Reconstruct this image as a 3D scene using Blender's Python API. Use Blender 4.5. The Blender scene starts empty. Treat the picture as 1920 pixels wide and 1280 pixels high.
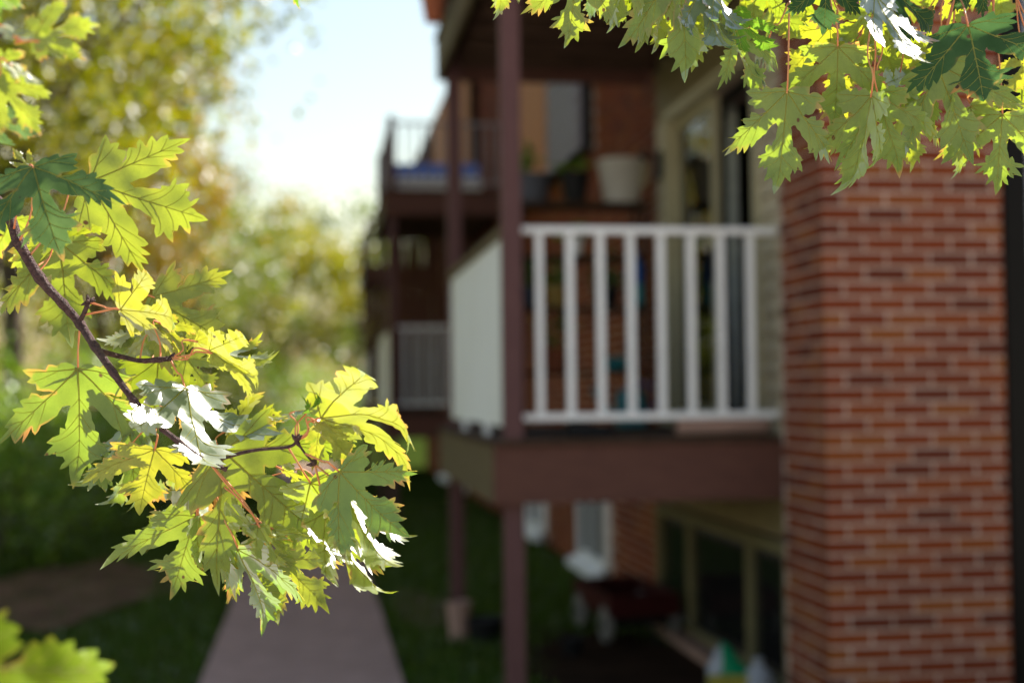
import bpy, bmesh, math, random
import numpy as np
from mathutils import Vector, Matrix, geometry
rad = math.radians
random.seed(11); rng = np.random.default_rng(11)
S = bpy.context.scene
COL = S.collection
# ------------------------------------------------------------------ camera
cam_d = bpy.data.cameras.new('camera'); cam = bpy.data.objects.new('camera', cam_d); COL.objects.link(cam)
cam_d.lens = 50.0; cam_d.sensor_width = 36.0; cam_d.clip_start = 0.05; cam_d.clip_end = 600
R_ = Vector((0.99022, -0.13914, -0.01046)); U_ = Vector((0.00535, -0.03710, 0.99930)); F_ = Vector((0.13943, 0.98958, 0.03600))
m = Matrix((R_, U_, -F_)).transposed().to_4x4(); m.translation = Vector((0, 0, 1.55)); cam.matrix_world = m
cam_d.dof.use_dof = True; cam_d.dof.focus_distance = 1.585; cam_d.dof.aperture_fstop = 2.75
S.camera = cam
# ------------------------------------------------------------------ light
SUN_AZ, SUN_EL = 58.0, 42.0        # azimuth clockwise from +Y, elevation
w = bpy.data.worlds.new('World'); S.world = w; w.use_nodes = True
nt = w.node_tree; bg = nt.nodes['Background']
sky = nt.nodes.new('ShaderNodeTexSky'); sky.sky_type = 'NISHITA'; sky.sun_disc = False
sky.sun_elevation = rad(SUN_EL); sky.sun_rotation = rad(SUN_AZ); sky.air_density = 1.8; sky.dust_density = 1.0; sky.ozone_density = 1.0
wb = nt.nodes.new('ShaderNodeMix'); wb.data_type = 'RGBA'; wb.blend_type = 'MULTIPLY'; wb.inputs[0].default_value = 1; wb.inputs[7].default_value = (1.02, .985, 1.02, 1)   # daylight white balance
nt.links.new(sky.outputs[0], wb.inputs[6]); nt.links.new(wb.outputs[2], bg.inputs[0]); bg.inputs[1].default_value = 0.052
sd = bpy.data.lights.new('sun', 'SUN'); sd.energy = 4.0; sd.angle = rad(0.53); sd.color = (1.0, 0.94, 0.84)
so = bpy.data.objects.new('sun', sd); COL.objects.link(so)
sv = Vector((math.sin(rad(SUN_AZ)) * math.cos(rad(SUN_EL)), math.cos(rad(SUN_AZ)) * math.cos(rad(SUN_EL)), math.sin(rad(SUN_EL))))
so.rotation_euler = sv.to_track_quat('Z', 'Y').to_euler(); so.location = sv * 60
S.view_settings.view_transform = 'Standard'; S.view_settings.look = 'None'; S.view_settings.gamma = 1; S.view_settings.use_curve_mapping = False
S.view_settings.exposure = 1.85
S.render.engine = 'CYCLES'; S.cycles.use_denoising = True
S.cycles.max_bounces = 8; S.cycles.transparent_max_bounces = 8; S.cycles.sample_clamp_indirect = 8
# ------------------------------------------------------------------ materials
def mat(name, col, rough=.75, col2=None, scale=20, bump=0, bscale=60, island=None, objrand=None, spec=.12, stretch=None):
    """Procedural surface: two tones mixed by noise, optional fine relief; island / objrand are colour lists picked per piece."""
    M = bpy.data.materials.new(name); M.use_nodes = True; t = M.node_tree; N = t.nodes; Lk = t.links
    p = N['Principled BSDF']; p.inputs['Roughness'].default_value = rough; p.inputs['Specular IOR Level'].default_value = spec
    tc = N.new('ShaderNodeTexCoord'); co = tc.outputs['Object']
    if stretch:
        mp = N.new('ShaderNodeMapping'); mp.inputs['Scale'].default_value = stretch; Lk.new(co, mp.inputs[0]); co = mp.outputs[0]
    nz = N.new('ShaderNodeTexNoise'); nz.inputs['Scale'].default_value = scale; nz.inputs['Detail'].default_value = 6; Lk.new(co, nz.inputs['Vector'])
    pal = island or objrand
    if pal:
        rp = N.new('ShaderNodeValToRGB'); rp.color_ramp.interpolation = 'CONSTANT'
        e = rp.color_ramp.elements
        for i, c in enumerate(pal):
            x = i / len(pal)
            el = e[i] if i < 2 else e.new(x)
            el.position = x; el.color = (*c, 1)
        if island:
            g = N.new('ShaderNodeNewGeometry'); Lk.new(g.outputs['Random Per Island'], rp.inputs[0])
        else:
            g = N.new('ShaderNodeObjectInfo'); Lk.new(g.outputs['Random'], rp.inputs[0])
        mx = N.new('ShaderNodeMix'); mx.data_type = 'RGBA'; mx.blend_type = 'MULTIPLY'; mx.inputs[0].default_value = .55
        Lk.new(rp.outputs[0], mx.inputs[6]); cr = N.new('ShaderNodeValToRGB'); Lk.new(nz.outputs[0], cr.inputs[0])
        cr.color_ramp.elements[0].position = .3; cr.color_ramp.elements[0].color = (.55, .55, .55, 1); cr.color_ramp.elements[1].position = .7; cr.color_ramp.elements[1].color = (1.25, 1.25, 1.25, 1)
        Lk.new(cr.outputs[0], mx.inputs[7]); Lk.new(mx.outputs[2], p.inputs['Base Color'])
    else:
        cr = N.new('ShaderNodeValToRGB'); Lk.new(nz.outputs[0], cr.inputs[0])
        c2 = col2 or tuple(x * .75 for x in col)
        cr.color_ramp.elements[0].position = .32; cr.color_ramp.elements[0].color = (*c2, 1)
        cr.color_ramp.elements[1].position = .68; cr.color_ramp.elements[1].color = (*col, 1)
        Lk.new(cr.outputs[0], p.inputs['Base Color'])
    if bump:
        n2 = N.new('ShaderNodeTexNoise'); n2.inputs['Scale'].default_value = bscale; n2.inputs['Detail'].default_value = 5; Lk.new(co, n2.inputs['Vector'])
        b = N.new('ShaderNodeBump'); b.inputs['Strength'].default_value = bump; b.inputs['Distance'].default_value = .01
        Lk.new(n2.outputs[0], b.inputs['Height']); Lk.new(b.outputs[0], p.inputs['Normal'])
    return M
BRICKS = [(0.197, 0.041, 0.012), (0.226, 0.052, 0.014), (0.173, 0.034, 0.011), (0.235, 0.063, 0.016), (0.154, 0.030, 0.011), (0.211, 0.045, 0.013), (0.168, 0.034, 0.011), (0.192, 0.038, 0.012), (0.240, 0.069, 0.017), (0.120, 0.026, 0.012)]
M = dict(
 brick=mat('fired brick', 0, .85, objrand=BRICKS, scale=35, bump=.5, bscale=90),
 brickj=mat('fired brick joined', 0, .85, island=BRICKS, scale=35, bump=.5, bscale=90),
 mortar=mat('mortar', (.54, .395, .32), .95, (.40, .285, .225), 6, .4, 120),
 post=mat('mauve brown paint', (0.129, 0.062, 0.058), .6, (0.105, 0.049, 0.047), 14, .15, 40, stretch=(4.680, 4.680, 0.780)),
 rim=mat('brown rim paint', (0.126, 0.055, 0.039), .65, (0.098, 0.042, 0.031), 8, .2, 40, stretch=(1.092, 1.092, 6.552)),
 beige=mat('weathered beige wood', (0.156, 0.117, 0.062), .7, (0.117, 0.086, 0.047), 9, .2, 40, stretch=(0.780, 0.780, 4.680)),
 deckw=mat('dark deck wood', (0.075, 0.043, 0.026), .8, (0.047, 0.026, 0.017), 12, .3, 50, stretch=(0.468, 2.340, 2.340)),
 white=mat('white rail paint', (.87, .845, .82), .5, (.80, .775, .75), 10),
 panel=mat('white lattice sheet', (.90, .885, .84), .6, (.82, .80, .73), 2.2, stretch=(1, 1, .5)),
 cream=mat('cream frame', (0.425, 0.374, 0.238), .5, (0.374, 0.323, 0.204), 10), olive=mat('shaded cream frame', (0.187, 0.162, 0.081), .5, (0.153, 0.132, 0.068), 10),  # olive is the cream frame with shade put into its colour
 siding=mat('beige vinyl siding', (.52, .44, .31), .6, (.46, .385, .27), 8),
 shade_siding=mat('siding darkened for shade', (.27, .22, .115), .65, (.23, .185, .095), 8),  # same siding, colour darkened to paint in the shade of the decks
 gsiding=mat('grey lilac siding', (0.320, 0.280, 0.288), .7, (0.264, 0.224, 0.232), 8),
 wood=mat('orange brown boards', (0.566, 0.249, 0.107), .75, (0.429, 0.181, 0.080), 10, .2, 40, stretch=(1.131, 9.048, 1.131)),
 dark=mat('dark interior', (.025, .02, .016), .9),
 black=mat('black plastic', (.012, .012, .013), .45),
 downp=mat('dark bronze gutter', (0.007, 0.005, 0.004), .4),
 endw=mat('pale grey siding', (.50, .52, .56), .7, (.44, .46, .50), 8),
 curtain=mat('vertical blind', (.62, .60, .56), .8),
 concrete=mat('path concrete', (0.419, 0.262, 0.208), .9, (0.325, 0.202, 0.160), 5, .4, 120),
 bounce_yard=mat('pale yard concrete', (.52, .48, .44), .9, (.42, .39, .355), 3, .3, 60, spec=.1),
 soil=mat('bare soil', (0.054, 0.031, 0.020), .95, (0.030, 0.018, 0.012), 4, .6, 30, spec=0),
 dirt=mat('reddish bare earth', (.17, .10, .065), .95, (.075, .05, .03), 3, .6, 30, spec=.0),
 turf=mat('turf base', (.03, .05, .008), .95, (.02, .026, .006), 2.5, .5, 30, spec=0),
 roof=mat('roof shingles', (0.078, 0.066, 0.062), .9, (0.047, 0.039, 0.039), 25, .5, 50),
 red=mat('dull red enamel', (0.049, 0.006, 0.006), .6, (0.033, 0.004, 0.004), 9),
 rubber=mat('pale wheel', (0.180, 0.168, 0.156), .6),
 terra=mat('terracotta', (.42, .13, .06), .8, (.32, .095, .045), 12),
 gpot=mat('slate grey pot', (0.078, 0.078, 0.094), .6), wpot=mat('off white pot', (0.484, 0.445, 0.390), .6, (0.390, 0.351, 0.304), 6),
 blue=mat('blue glaze', (.03, .12, .42), .25), teal=mat('teal glaze', (.07, .34, .36), .3),
 lblue=mat('blue cushion', (.16, .28, .78), .8), ochre=mat('ochre pot', (.40, .24, .06), .6),
 bagg=mat('green bag film', (0.007, 0.225, 0.090), .3), bagw=mat('white bag film', (0.345, 0.352, 0.375), .35), bagy=mat('yellow bag print', (0.300, 0.255, 0.038), .35),
 bark=mat('grey brown bark', (.16, .125, .10), .95, (.08, .06, .05), 18, .8, 25, stretch=(3, 3, .6)),
)
def foliage(name, pal, trans=.5, shine=.3):
    Mt = bpy.data.materials.new(name); Mt.use_nodes = True; t = Mt.node_tree; N = t.nodes; Lk = t.links
    N.remove(N['Principled BSDF']); out = N['Material Output']
    g = N.new('ShaderNodeNewGeometry'); rp = N.new('ShaderNodeValToRGB'); e = rp.color_ramp.elements
    for i, c in enumerate(pal):
        x = i / max(1, len(pal) - 1)
        el = e[i] if i < 2 else e.new(x)
        el.position = x; el.color = (*c, 1)
    Lk.new(g.outputs['Random Per Island'], rp.inputs[0])
    d = N.new('ShaderNodeBsdfDiffuse'); tr = N.new('ShaderNodeBsdfTranslucent'); gl = N.new('ShaderNodeBsdfGlossy'); gl.inputs['Roughness'].default_value = .6
    gm = N.new('ShaderNodeMix'); gm.data_type = 'RGBA'; gm.blend_type = 'MULTIPLY'; gm.inputs[0].default_value = 1; gm.inputs[7].default_value = (1.45, 1.4, .22, 1)
    Lk.new(rp.outputs[0], d.inputs[0]); Lk.new(rp.outputs[0], gm.inputs[6]); Lk.new(gm.outputs[2], tr.inputs[0])
    m1 = N.new('ShaderNodeMixShader'); m1.inputs[0].default_value = trans; Lk.new(d.outputs[0], m1.inputs[1]); Lk.new(tr.outputs[0], m1.inputs[2])
    fr = N.new('ShaderNodeFresnel'); fr.inputs[0].default_value = 1.22
    m2 = N.new('ShaderNodeMixShader'); fk = N.new('ShaderNodeMath'); fk.operation = 'MULTIPLY'; fk.inputs[1].default_value = shine; Lk.new(fr.outputs[0], fk.inputs[0]); Lk.new(fk.outputs[0], m2.inputs[0]); Lk.new(m1.outputs[0], m2.inputs[1]); Lk.new(gl.outputs[0], m2.inputs[2])
    Lk.new(m2.outputs[0], out.inputs[0])
    return Mt
FOL = dict(
 olive=foliage('olive gold leaves', [(0.098, 0.132, 0.013), (0.211, 0.231, 0.013), (0.253, 0.253, 0.018), (0.140, 0.183, 0.013), (0.294, 0.253, 0.022), (0.077, 0.113, 0.013)]),
 gold=foliage('gold leaves', [(0.266, 0.259, 0.018), (0.224, 0.246, 0.018), (0.294, 0.238, 0.022), (0.154, 0.196, 0.013), (0.308, 0.196, 0.028)]),
 rust=foliage('rusty leaves', [(0.277, 0.165, 0.040), (0.238, 0.198, 0.033), (0.304, 0.139, 0.040), (0.172, 0.185, 0.026), (0.277, 0.224, 0.053)]),
 green=foliage('green leaves', [(0.064, 0.119, 0.024), (0.110, 0.174, 0.028), (0.174, 0.222, 0.031), (0.079, 0.134, 0.024), (0.222, 0.238, 0.040)]),
 shrub=foliage('shrub leaves', [(0.100, 0.202, 0.034), (0.168, 0.292, 0.044), (0.269, 0.381, 0.068), (0.124, 0.224, 0.039)], .4, .3),
 dim=foliage('deep green leaves', [(0.041, 0.095, 0.023), (0.072, 0.142, 0.031), (0.106, 0.178, 0.036)], .35, .3),
 pot=foliage('potted plant leaves', [(.10, .20, .03), (.18, .26, .04), (.08, .14, .03)]),
 grass=foliage('grass blades', [(0.046, 0.101, 0.013), (0.077, 0.140, 0.016), (0.094, 0.117, 0.024), (0.044, 0.077, 0.013)], .3),
)
def glass():
    Mt = bpy.data.materials.new('window glass'); Mt.use_nodes = True; t = Mt.node_tree; N = t.nodes; Lk = t.links
    N.remove(N['Principled BSDF']); tr = N.new('ShaderNodeBsdfTransparent'); tr.inputs[0].default_value = (.82, .85, .84, 1); gl = N.new('ShaderNodeBsdfGlossy'); gl.inputs['Roughness'].default_value = .01
    fr = N.new('ShaderNodeFresnel'); fr.inputs[0].default_value = 1.5; mx = N.new('ShaderNodeMixShader')
    Lk.new(fr.outputs[0], mx.inputs[0]); Lk.new(tr.outputs[0], mx.inputs[1]); Lk.new(gl.outputs[0], mx.inputs[2]); Lk.new(mx.outputs[0], N['Material Output'].inputs[0])
    return Mt
M['glass'] = glass()
M['darkglass'] = mat('dark window glass', (.012, .013, .014), .06, (.01, .011, .012), 3, spec=.5)
M['screen'] = mat('dark insect screen', (.01, .01, .01), .8)
# ------------------------------------------------------------------ mesh helpers
class MB:
    def __init__(s): s.v = []; s.f = []
    def box(s, x0, x1, y0, y1, z0, z1, rz=0, c=None):
        b = len(s.v); P = [(x, y, z) for z in (z0, z1) for y in (y0, y1) for x in (x0, x1)]
        if rz:
            cx, cy = c or ((x0 + x1) / 2, (y0 + y1) / 2); ca, sa = math.cos(rz), math.sin(rz)
            P = [(cx + (x - cx) * ca - (y - cy) * sa, cy + (x - cx) * sa + (y - cy) * ca, z) for x, y, z in P]
        s.v += P; s.f += [tuple(b + i for i in q) for q in ((0, 2, 3, 1), (4, 5, 7, 6), (0, 1, 5, 4), (2, 6, 7, 3), (0, 4, 6, 2), (1, 3, 7, 5))]
        return s
    def hull8(s, P):
        b = len(s.v); s.v += P; s.f += [tuple(b + i for i in q) for q in ((0, 2, 3, 1), (4, 5, 7, 6), (0, 1, 5, 4), (2, 6, 7, 3), (0, 4, 6, 2), (1, 3, 7, 5))]; return s
    def lathe(s, prof, n=20, cx=0, cy=0, cz=0, axis='z', close=True):
        b = len(s.v); k = len(prof)
        for i in range(n):
            a = 2 * math.pi * i / n; ca, sa = math.cos(a), math.sin(a)
            for r, h in prof:
                s.v.append((cx + r * ca, cy + r * sa, cz + h) if axis == 'z' else (cx + h, cy + r * ca, cz + r * sa))
        for i in range(n):
            j = (i + 1) % n
            for q in range(k - 1): s.f.append((b + i * k + q, b + j * k + q, b + j * k + q + 1, b + i * k + q + 1))
        return s
    def tube(s, pts, n=7, cap=True):
        """pts: (x,y,z,r); a swept tube whose radius follows r"""
        P = [Vector(p[:3]) for p in pts]; b = len(s.v); up = Vector((.13, .21, .97))
        for i, p in enumerate(P):
            t = (P[min(i + 1, len(P) - 1)] - P[max(i - 1, 0)]).normalized()
            u = t.cross(up)
            if u.length < 1e-4: u = t.cross(Vector((1, 0, 0)))
            u.normalize(); w_ = t.cross(u); r = pts[i][3]
            for k in range(n):
                a = 2 * math.pi * k / n; q = p + (u * math.cos(a) + w_ * math.sin(a)) * r; s.v.append(tuple(q))
        for i in range(len(P) - 1):
            for k in range(n):
                j = (k + 1) % n; s.f.append((b + i * n + k, b + i * n + j, b + (i + 1) * n + j, b + (i + 1) * n + k))
        if cap:
            s.f.append(tuple(b + k for k in range(n - 1, -1, -1))); e = b + (len(P) - 1) * n; s.f.append(tuple(e + k for k in range(n)))
        return s
    def mesh(s, name, m, smooth=False):
        me = bpy.data.meshes.new(name); me.from_pydata(s.v, [], s.f); me.materials.append(m)
        if smooth: me.polygons.foreach_set('use_smooth', [True] * len(me.polygons))
        me.update(); return me
    def build(s, name, m, parent=None, loc=None, smooth=False, bevel=0):
        o = obj(name, s.mesh(name, m, smooth), parent, loc)
        if bevel:
            bv = o.modifiers.new('edge', 'BEVEL'); bv.width = bevel; bv.segments = 2; bv.limit_method = 'ANGLE'
        return o
def obj(name, me, parent=None, loc=None):
    o = bpy.data.objects.new(name, me); COL.objects.link(o)
    if parent: o.parent = parent
    if loc: o.location = loc
    return o
def tag(o, label=None, cat=None, group=None, kind=None):
    if label: o['label'] = label
    if cat: o['category'] = cat
    if group: o['group'] = group
    if kind: o['kind'] = kind
    return o
def empty(name, label, cat, loc=(0, 0, 0), rz=0, group=None):
    o = bpy.data.objects.new(name, None); COL.objects.link(o); o.location = loc; o.rotation_euler.z = rz; o.empty_display_size = .1
    return tag(o, label, cat, group)
def copy_tree(o, parent=None):
    c = o.copy(); COL.objects.link(c)
    if parent: c.parent = parent
    for ch in list(o.children): copy_tree(ch, c)
    return c
def fastmesh(name, V, Q, m):
    """V (n,3), Q (k,4) int -> mesh"""
    me = bpy.data.meshes.new(name); V = np.asarray(V, np.float32); Q = np.asarray(Q, np.int32); k = Q.shape[1]
    me.vertices.add(len(V)); me.vertices.foreach_set('co', V.ravel()); me.loops.add(Q.size); me.loops.foreach_set('vertex_index', Q.ravel())
    me.polygons.add(len(Q)); me.polygons.foreach_set('loop_start', np.arange(0, Q.size, k, dtype=np.int32)); me.materials.append(m); me.update(calc_edges=True); me.validate(); return me
def leafcloud(P, size, m, name, droop=.3, aspect=.62):
    """rhombic leaf-sized faces at the points P"""
    n = len(P); a = rng.normal(size=(n, 3)); a[:, 2] -= droop; a /= np.linalg.norm(a, axis=1)[:, None]
    b = rng.normal(size=(n, 3)); b -= a * (a * b).sum(1)[:, None]; b /= np.linalg.norm(b, axis=1)[:, None]
    s = (size * rng.uniform(.7, 1.3, n))[:, None]; c = np.cross(a, b)
    V = np.stack([P - a * s * .5, P + b * s * aspect * .5 + c * s * .07, P + a * s * .5, P - b * s * aspect * .5 + c * s * .07], 1).reshape(-1, 3)
    return fastmesh(name, V, np.arange(n * 4).reshape(n, 4), m)
def clumps(c, r, n_cl, per, spread, fill=.55):
    """leaf points: n_cl clumps scattered through an ellipsoid of radii r round c"""
    d = rng.normal(size=(n_cl, 3)); d /= np.linalg.norm(d, axis=1)[:, None]; q = rng.uniform(fill ** 3, 1, n_cl) ** (1 / 3)
    C = np.array(c) + d * q[:, None] * np.array(r)
    k = rng.uniform(.55, 1.35, n_cl)
    P = (C[:, None, :] + rng.normal(size=(n_cl, per, 3)) * (spread * k)[:, None, None]).reshape(-1, 3)
    return P, C
# ------------------------------------------------------------------ ground, path
gx = np.linspace(-60, 60, 41); gy = np.linspace(-20, 180, 51)
V = [(x, y, 0) for y in gy for x in gx]; Q = [(j * 41 + i, j * 41 + i + 1, (j + 1) * 41 + i + 1, (j + 1) * 41 + i) for j in range(50) for i in range(40)]
tag(obj('ground', fastmesh('ground', V, Q, M['turf'])), kind='structure')
def blot(name, cx, cy, rx, ry, z, m, rz=0, n=40, rag=.18):
    v = [(cx, cy, z)]; f = []
    for i in range(n):
        a = 2 * math.pi * i / n; k = 1 + rag * (math.sin(3 * a + 1) * .5 + math.sin(7 * a) * .3 + random.uniform(-.4, .4))
        x, y = rx * k * math.cos(a), ry * k * math.sin(a); v.append((cx + x * math.cos(rz) - y * math.sin(rz), cy + x * math.sin(rz) + y * math.cos(rz), z))
        f.append((0, 1 + i, 1 + (i + 1) % n))
    me = bpy.data.meshes.new(name); me.from_pydata(v, [], f); me.materials.append(m)
    return tag(obj(name, me), kind='structure')
blot('dirt_patch', -2.05, 11.6, .75, 2.6, .006, M['dirt'], rz=-.22, rag=.4)
blot('soil', 1.75, 7.6, .62, 1.7, .006, M['soil'], rz=.02)
blot('soil', .78, 10.4, .22, .9, .005, M['dirt'], rz=.02)
# paved yard unseen behind the viewpoint, added to bounce sunlight onto the building
yx = np.linspace(-16, 16, 9); yy = np.linspace(-26, 3.6, 9)
tag(obj('bounce_paving', fastmesh('bounce_paving', [(x, y, .012) for y in yy for x in yx], [(j * 9 + i, j * 9 + i + 1, (j + 1) * 9 + i + 1, (j + 1) * 9 + i) for j in range(8) for i in range(8)], M['bounce_yard'])), kind='structure')
path = tag(bpy.data.objects.new('path', None), kind='structure'); COL.objects.link(path)
slab = MB().box(-.535, .535, -.595, .595, -.05, .03).mesh('slab', M['concrete'])
for i in range(26):
    o = obj('slab', slab, path, (-.065 + random.uniform(-.006, .006), .6 + i * 1.2, random.uniform(-.004, .004)))
# grass
def grass(n, xr, yr, h, avoid):
    x = rng.uniform(*xr, n); y = rng.uniform(*yr, n); k = ~avoid(x, y); x, y = x[k], y[k]; n = len(x)
    a = rng.uniform(0, 6.28, n); hh = h * rng.uniform(.5, 1.4, n); wd = .006; lx, ly = rng.normal(0, .4, n) * hh, rng.normal(0, .4, n) * hh
    V = np.stack([np.stack([x - wd * np.cos(a), y - wd * np.sin(a), 0 * x], 1), np.stack([x + wd * np.cos(a), y + wd * np.sin(a), 0 * x], 1), np.stack([x + lx, y + ly, hh], 1)], 1).reshape(-1, 3)
    return V, np.arange(n * 3).reshape(n, 3)
def avoid(x, y):
    p = (x > -.62) & (x < .49); b = x > 2.25
    d = ((x + 2.05) / .8) ** 2 + ((y - 11.6) / 2.3) ** 2 < 1; s = ((x - 1.75) / .6) ** 2 + ((y - 7.6) / 1.6) ** 2 < rng.uniform(.6, 1.1, len(x))
    return p | b | (d & (rng.uniform(size=len(x)) < .9)) | s
V, Q = grass(90000, (-4.5, 2.3), (5.2, 20), .055, avoid)
tag(obj('grass', fastmesh('grass', V, Q, FOL['grass'])), 'short shaded grass either side of the path', 'grass', kind='stuff')
# ------------------------------------------------------------------ brick laying
PX, PZ = .2032, .0677
def course(a0, a1, odd, short=.102):
    """start and end of each brick of one course between a0 and a1"""
    r = []; a = a0; first = True
    while a < a1 - .02:
        L_ = (short if odd and first else PX) - .0125
        e = min(a + L_, a1); r.append((a, e)); a = a + L_ + .0125; first = False
    return r
bmesh_cache = {}
def brick_obj(parent, axis, a, e, face, z, d=.05):
    """one brick as a part: axis 'x' = a face turned to -Y at y=face, axis 'y' = a face turned to -X at x=face"""
    L_ = round(e - a, 3); k = (axis, L_, random.randint(0, 2))
    if k not in bmesh_cache:
        j = [random.uniform(-.0012, .0012) for _ in range(8)]
        b = MB()
        if axis == 'x': b.hull8([(x + j[i] , y, zz + j[7 - i]) for i, (x, y, zz) in enumerate([(x, y, zz) for zz in (-.0274, .0274) for y in (0, d) for x in (-L_ / 2, L_ / 2)])])
        else: b.hull8([(x, y + j[i], zz + j[7 - i]) for i, (x, y, zz) in enumerate([(x, y, zz) for zz in (-.0274, .0274) for y in (-L_ / 2, L_ / 2) for x in (0, d)])])
        bmesh_cache[k] = b.mesh('brick', M['brick'])
    pr = random.uniform(-.002, .002)
    return obj('brick', bmesh_cache[k], parent, ((a + e) / 2, face + pr, z) if axis == 'x' else (face + pr, (a + e) / 2, z))
def brick_join(mb, axis, a, e, face, z, d=.05):
    pr = random.uniform(-.002, .002)
    if axis == 'x': mb.box(a, e, face + pr, face + d, z - .0274, z + .0274)
    else: mb.box(face + pr, face + d, a, e, z - .0274, z + .0274)
# brick pier
pier = empty('brick_pier', 'tall red brick pier with pale mortar at the near end of the building', 'brick wall', (2.27, 6.10, 0))
pier_top = 6.30
MB().box(.003, .853, .003, .60, -.2, pier_top).build('mortar_core', M['mortar'], pier)
jb = MB(); n = 0
for r in range(int(pier_top / PZ)):
    z = .034 + r * PZ; odd = r % 2
    part = .2 < z < 3.05
    for a, e in course(0, .856, odd):
        if part: brick_obj(pier, 'x', a, e, 0, z); n += 1
        else: brick_join(jb, 'x', a, e, 0, z)
    for a, e in course(.0525 if odd else .0525, .58, odd):
        if part and z > .35: brick_obj(pier, 'y', a, e, 0, z); n += 1
        else: brick_join(jb, 'y', a, e, 0, z)
tag(jb.build('brickwork', M['brickj'], pier), kind='stuff')
# ------------------------------------------------------------------ apartment building
FX = 2.34                      # the long facade, turned to the path
bld = empty('apartment_building', 'long brick apartment building receding along the right of the path', 'building', (FX, 6.7, 0))
def bp(name, mb, m, **k):      # a part built in world coordinates
    o = mb.build(name, m, bld, **k); o.location = (-FX, -6.7, 0); return o
wall = MB()
DY0, DY1, DZ0, DZ1 = 7.22, 9.03, 1.33, 3.30      # sliding door opening
EAVE = 6.5
wall.box(FX + .03, FX + .25, 6.66, DY0, -.2, EAVE).box(FX + .03, FX + .25, DY1, 30, -.2, EAVE).box(FX + .03, FX + .25, DY0, DY1, -.2, DZ0).box(FX + .03, FX + .25, DY0, DY1, DZ1, EAVE)
wall.box(FX + .25, 11, 29.8, 30, -.2, EAVE).box(10.8, 11, 6.66, 29.8, -.2, EAVE).box(FX + .25, 10.8, 6.66, 6.86, -.2, EAVE)
bp('wall', wall, M['mortar'])
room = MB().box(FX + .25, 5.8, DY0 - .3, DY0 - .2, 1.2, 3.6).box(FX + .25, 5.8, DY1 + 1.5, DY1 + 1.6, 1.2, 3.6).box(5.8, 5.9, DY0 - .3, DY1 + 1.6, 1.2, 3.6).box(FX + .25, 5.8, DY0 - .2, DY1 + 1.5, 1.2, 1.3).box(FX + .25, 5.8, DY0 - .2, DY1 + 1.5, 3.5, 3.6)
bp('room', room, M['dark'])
rf = MB().hull8([(2.26, 6.0, EAVE), (11.5, 6.0, EAVE), (2.26, 30.5, EAVE), (11.5, 30.5, EAVE), (5.5, 7.5, EAVE + 1.0), (7.6, 7.5, EAVE + 1.0), (5.5, 28.6, EAVE + 1.0), (7.6, 28.6, EAVE + 1.0)])
bp('roof', rf, M['roof'])
bp('eave_fascia', MB().box(2.22, 2.255, 6.0, 30.5, EAVE - .18, EAVE + .06).box(2.26, 11.5, 5.96, 5.995, EAVE - .18, EAVE + .06), M['rim'])
# lapped siding boards beside and above the sliding door, and along the further storey
def board(y0, y1, z, m, x=FX, h=.10, nm='siding_board'):
    b = MB().hull8([(x - .016, y0, z), (x + .03, y0, z), (x - .016, y1, z), (x + .03, y1, z), (x + .004, y0, z + h), (x + .03, y0, z + h), (x + .004, y1, z + h), (x + .03, y1, z + h)])
    return bp(nm, b, m)
z = .82
while z < EAVE - .1:
    top = z + .10
    if top < DZ0 - .02 or z > DZ1 + .06: board(6.69, 9.42, z, M['shade_siding'])
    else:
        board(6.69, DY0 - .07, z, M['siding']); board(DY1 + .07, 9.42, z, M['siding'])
    z += .102
# near end wall to the right of the pier
z = .1
while z < EAVE - .1:
    b = MB().hull8([(3.135, 6.605, z), (10.9, 6.605, z), (3.135, 6.66, z), (10.9, 6.66, z), (3.135, 6.63, z + .15), (10.9, 6.63, z + .15), (3.135, 6.66, z + .15), (10.9, 6.66, z + .15)])
    bp('siding_board', b, M['endw']); z += .152
bp('downpipe', MB().box(3.27, 3.40, 6.36, 6.48, .05, EAVE - .2), M['downp'], bevel=.012)
# sliding door
def frame(mb, x0, x1, y0, y1, z0, z1, t):
    mb.box(x0, x1, y0, y0 + t, z0, z1).box(x0, x1, y1 - t, y1, z0, z1).box(x0, x1, y0 + t, y1 - t, z0, z0 + t).box(x0, x1, y0 + t, y1 - t, z1 - t, z1); return mb
sdoor = bp('sliding_door', frame(MB(), FX - .035, FX + .14, DY0 - .068, DY1 + .068, DZ0 - .02, DZ1 + .09, .085), M['cream'], bevel=.006)
o = frame(MB(), FX + .02, FX + .06, 8.12, DY1 - .02, DZ0 + .07, DZ1, .065).build('sash', M['cream'], sdoor)
o = MB().box(FX + .037, FX + .043, 8.185, DY1 - .085, DZ0 + .135, DZ1 - .065).build('pane', M['glass'], sdoor)
o = frame(MB(), FX + .075, FX + .105, DY0 + .02, 8.18, DZ0 + .07, DZ1, .05).build('screen_frame', M['screen'], sdoor)
o = MB().box(FX + .0, FX + .02, 8.14, 8.16, 2.2, 2.42).build('handle', M['black'], sdoor)
for i in range(7):
    MB().box(FX + .20, FX + .206, 8.30 + i * .1, 8.38 + i * .1, 1.4, 3.28, rz=.5).build('blind_slat', M['curtain'], sdoor)
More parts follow.
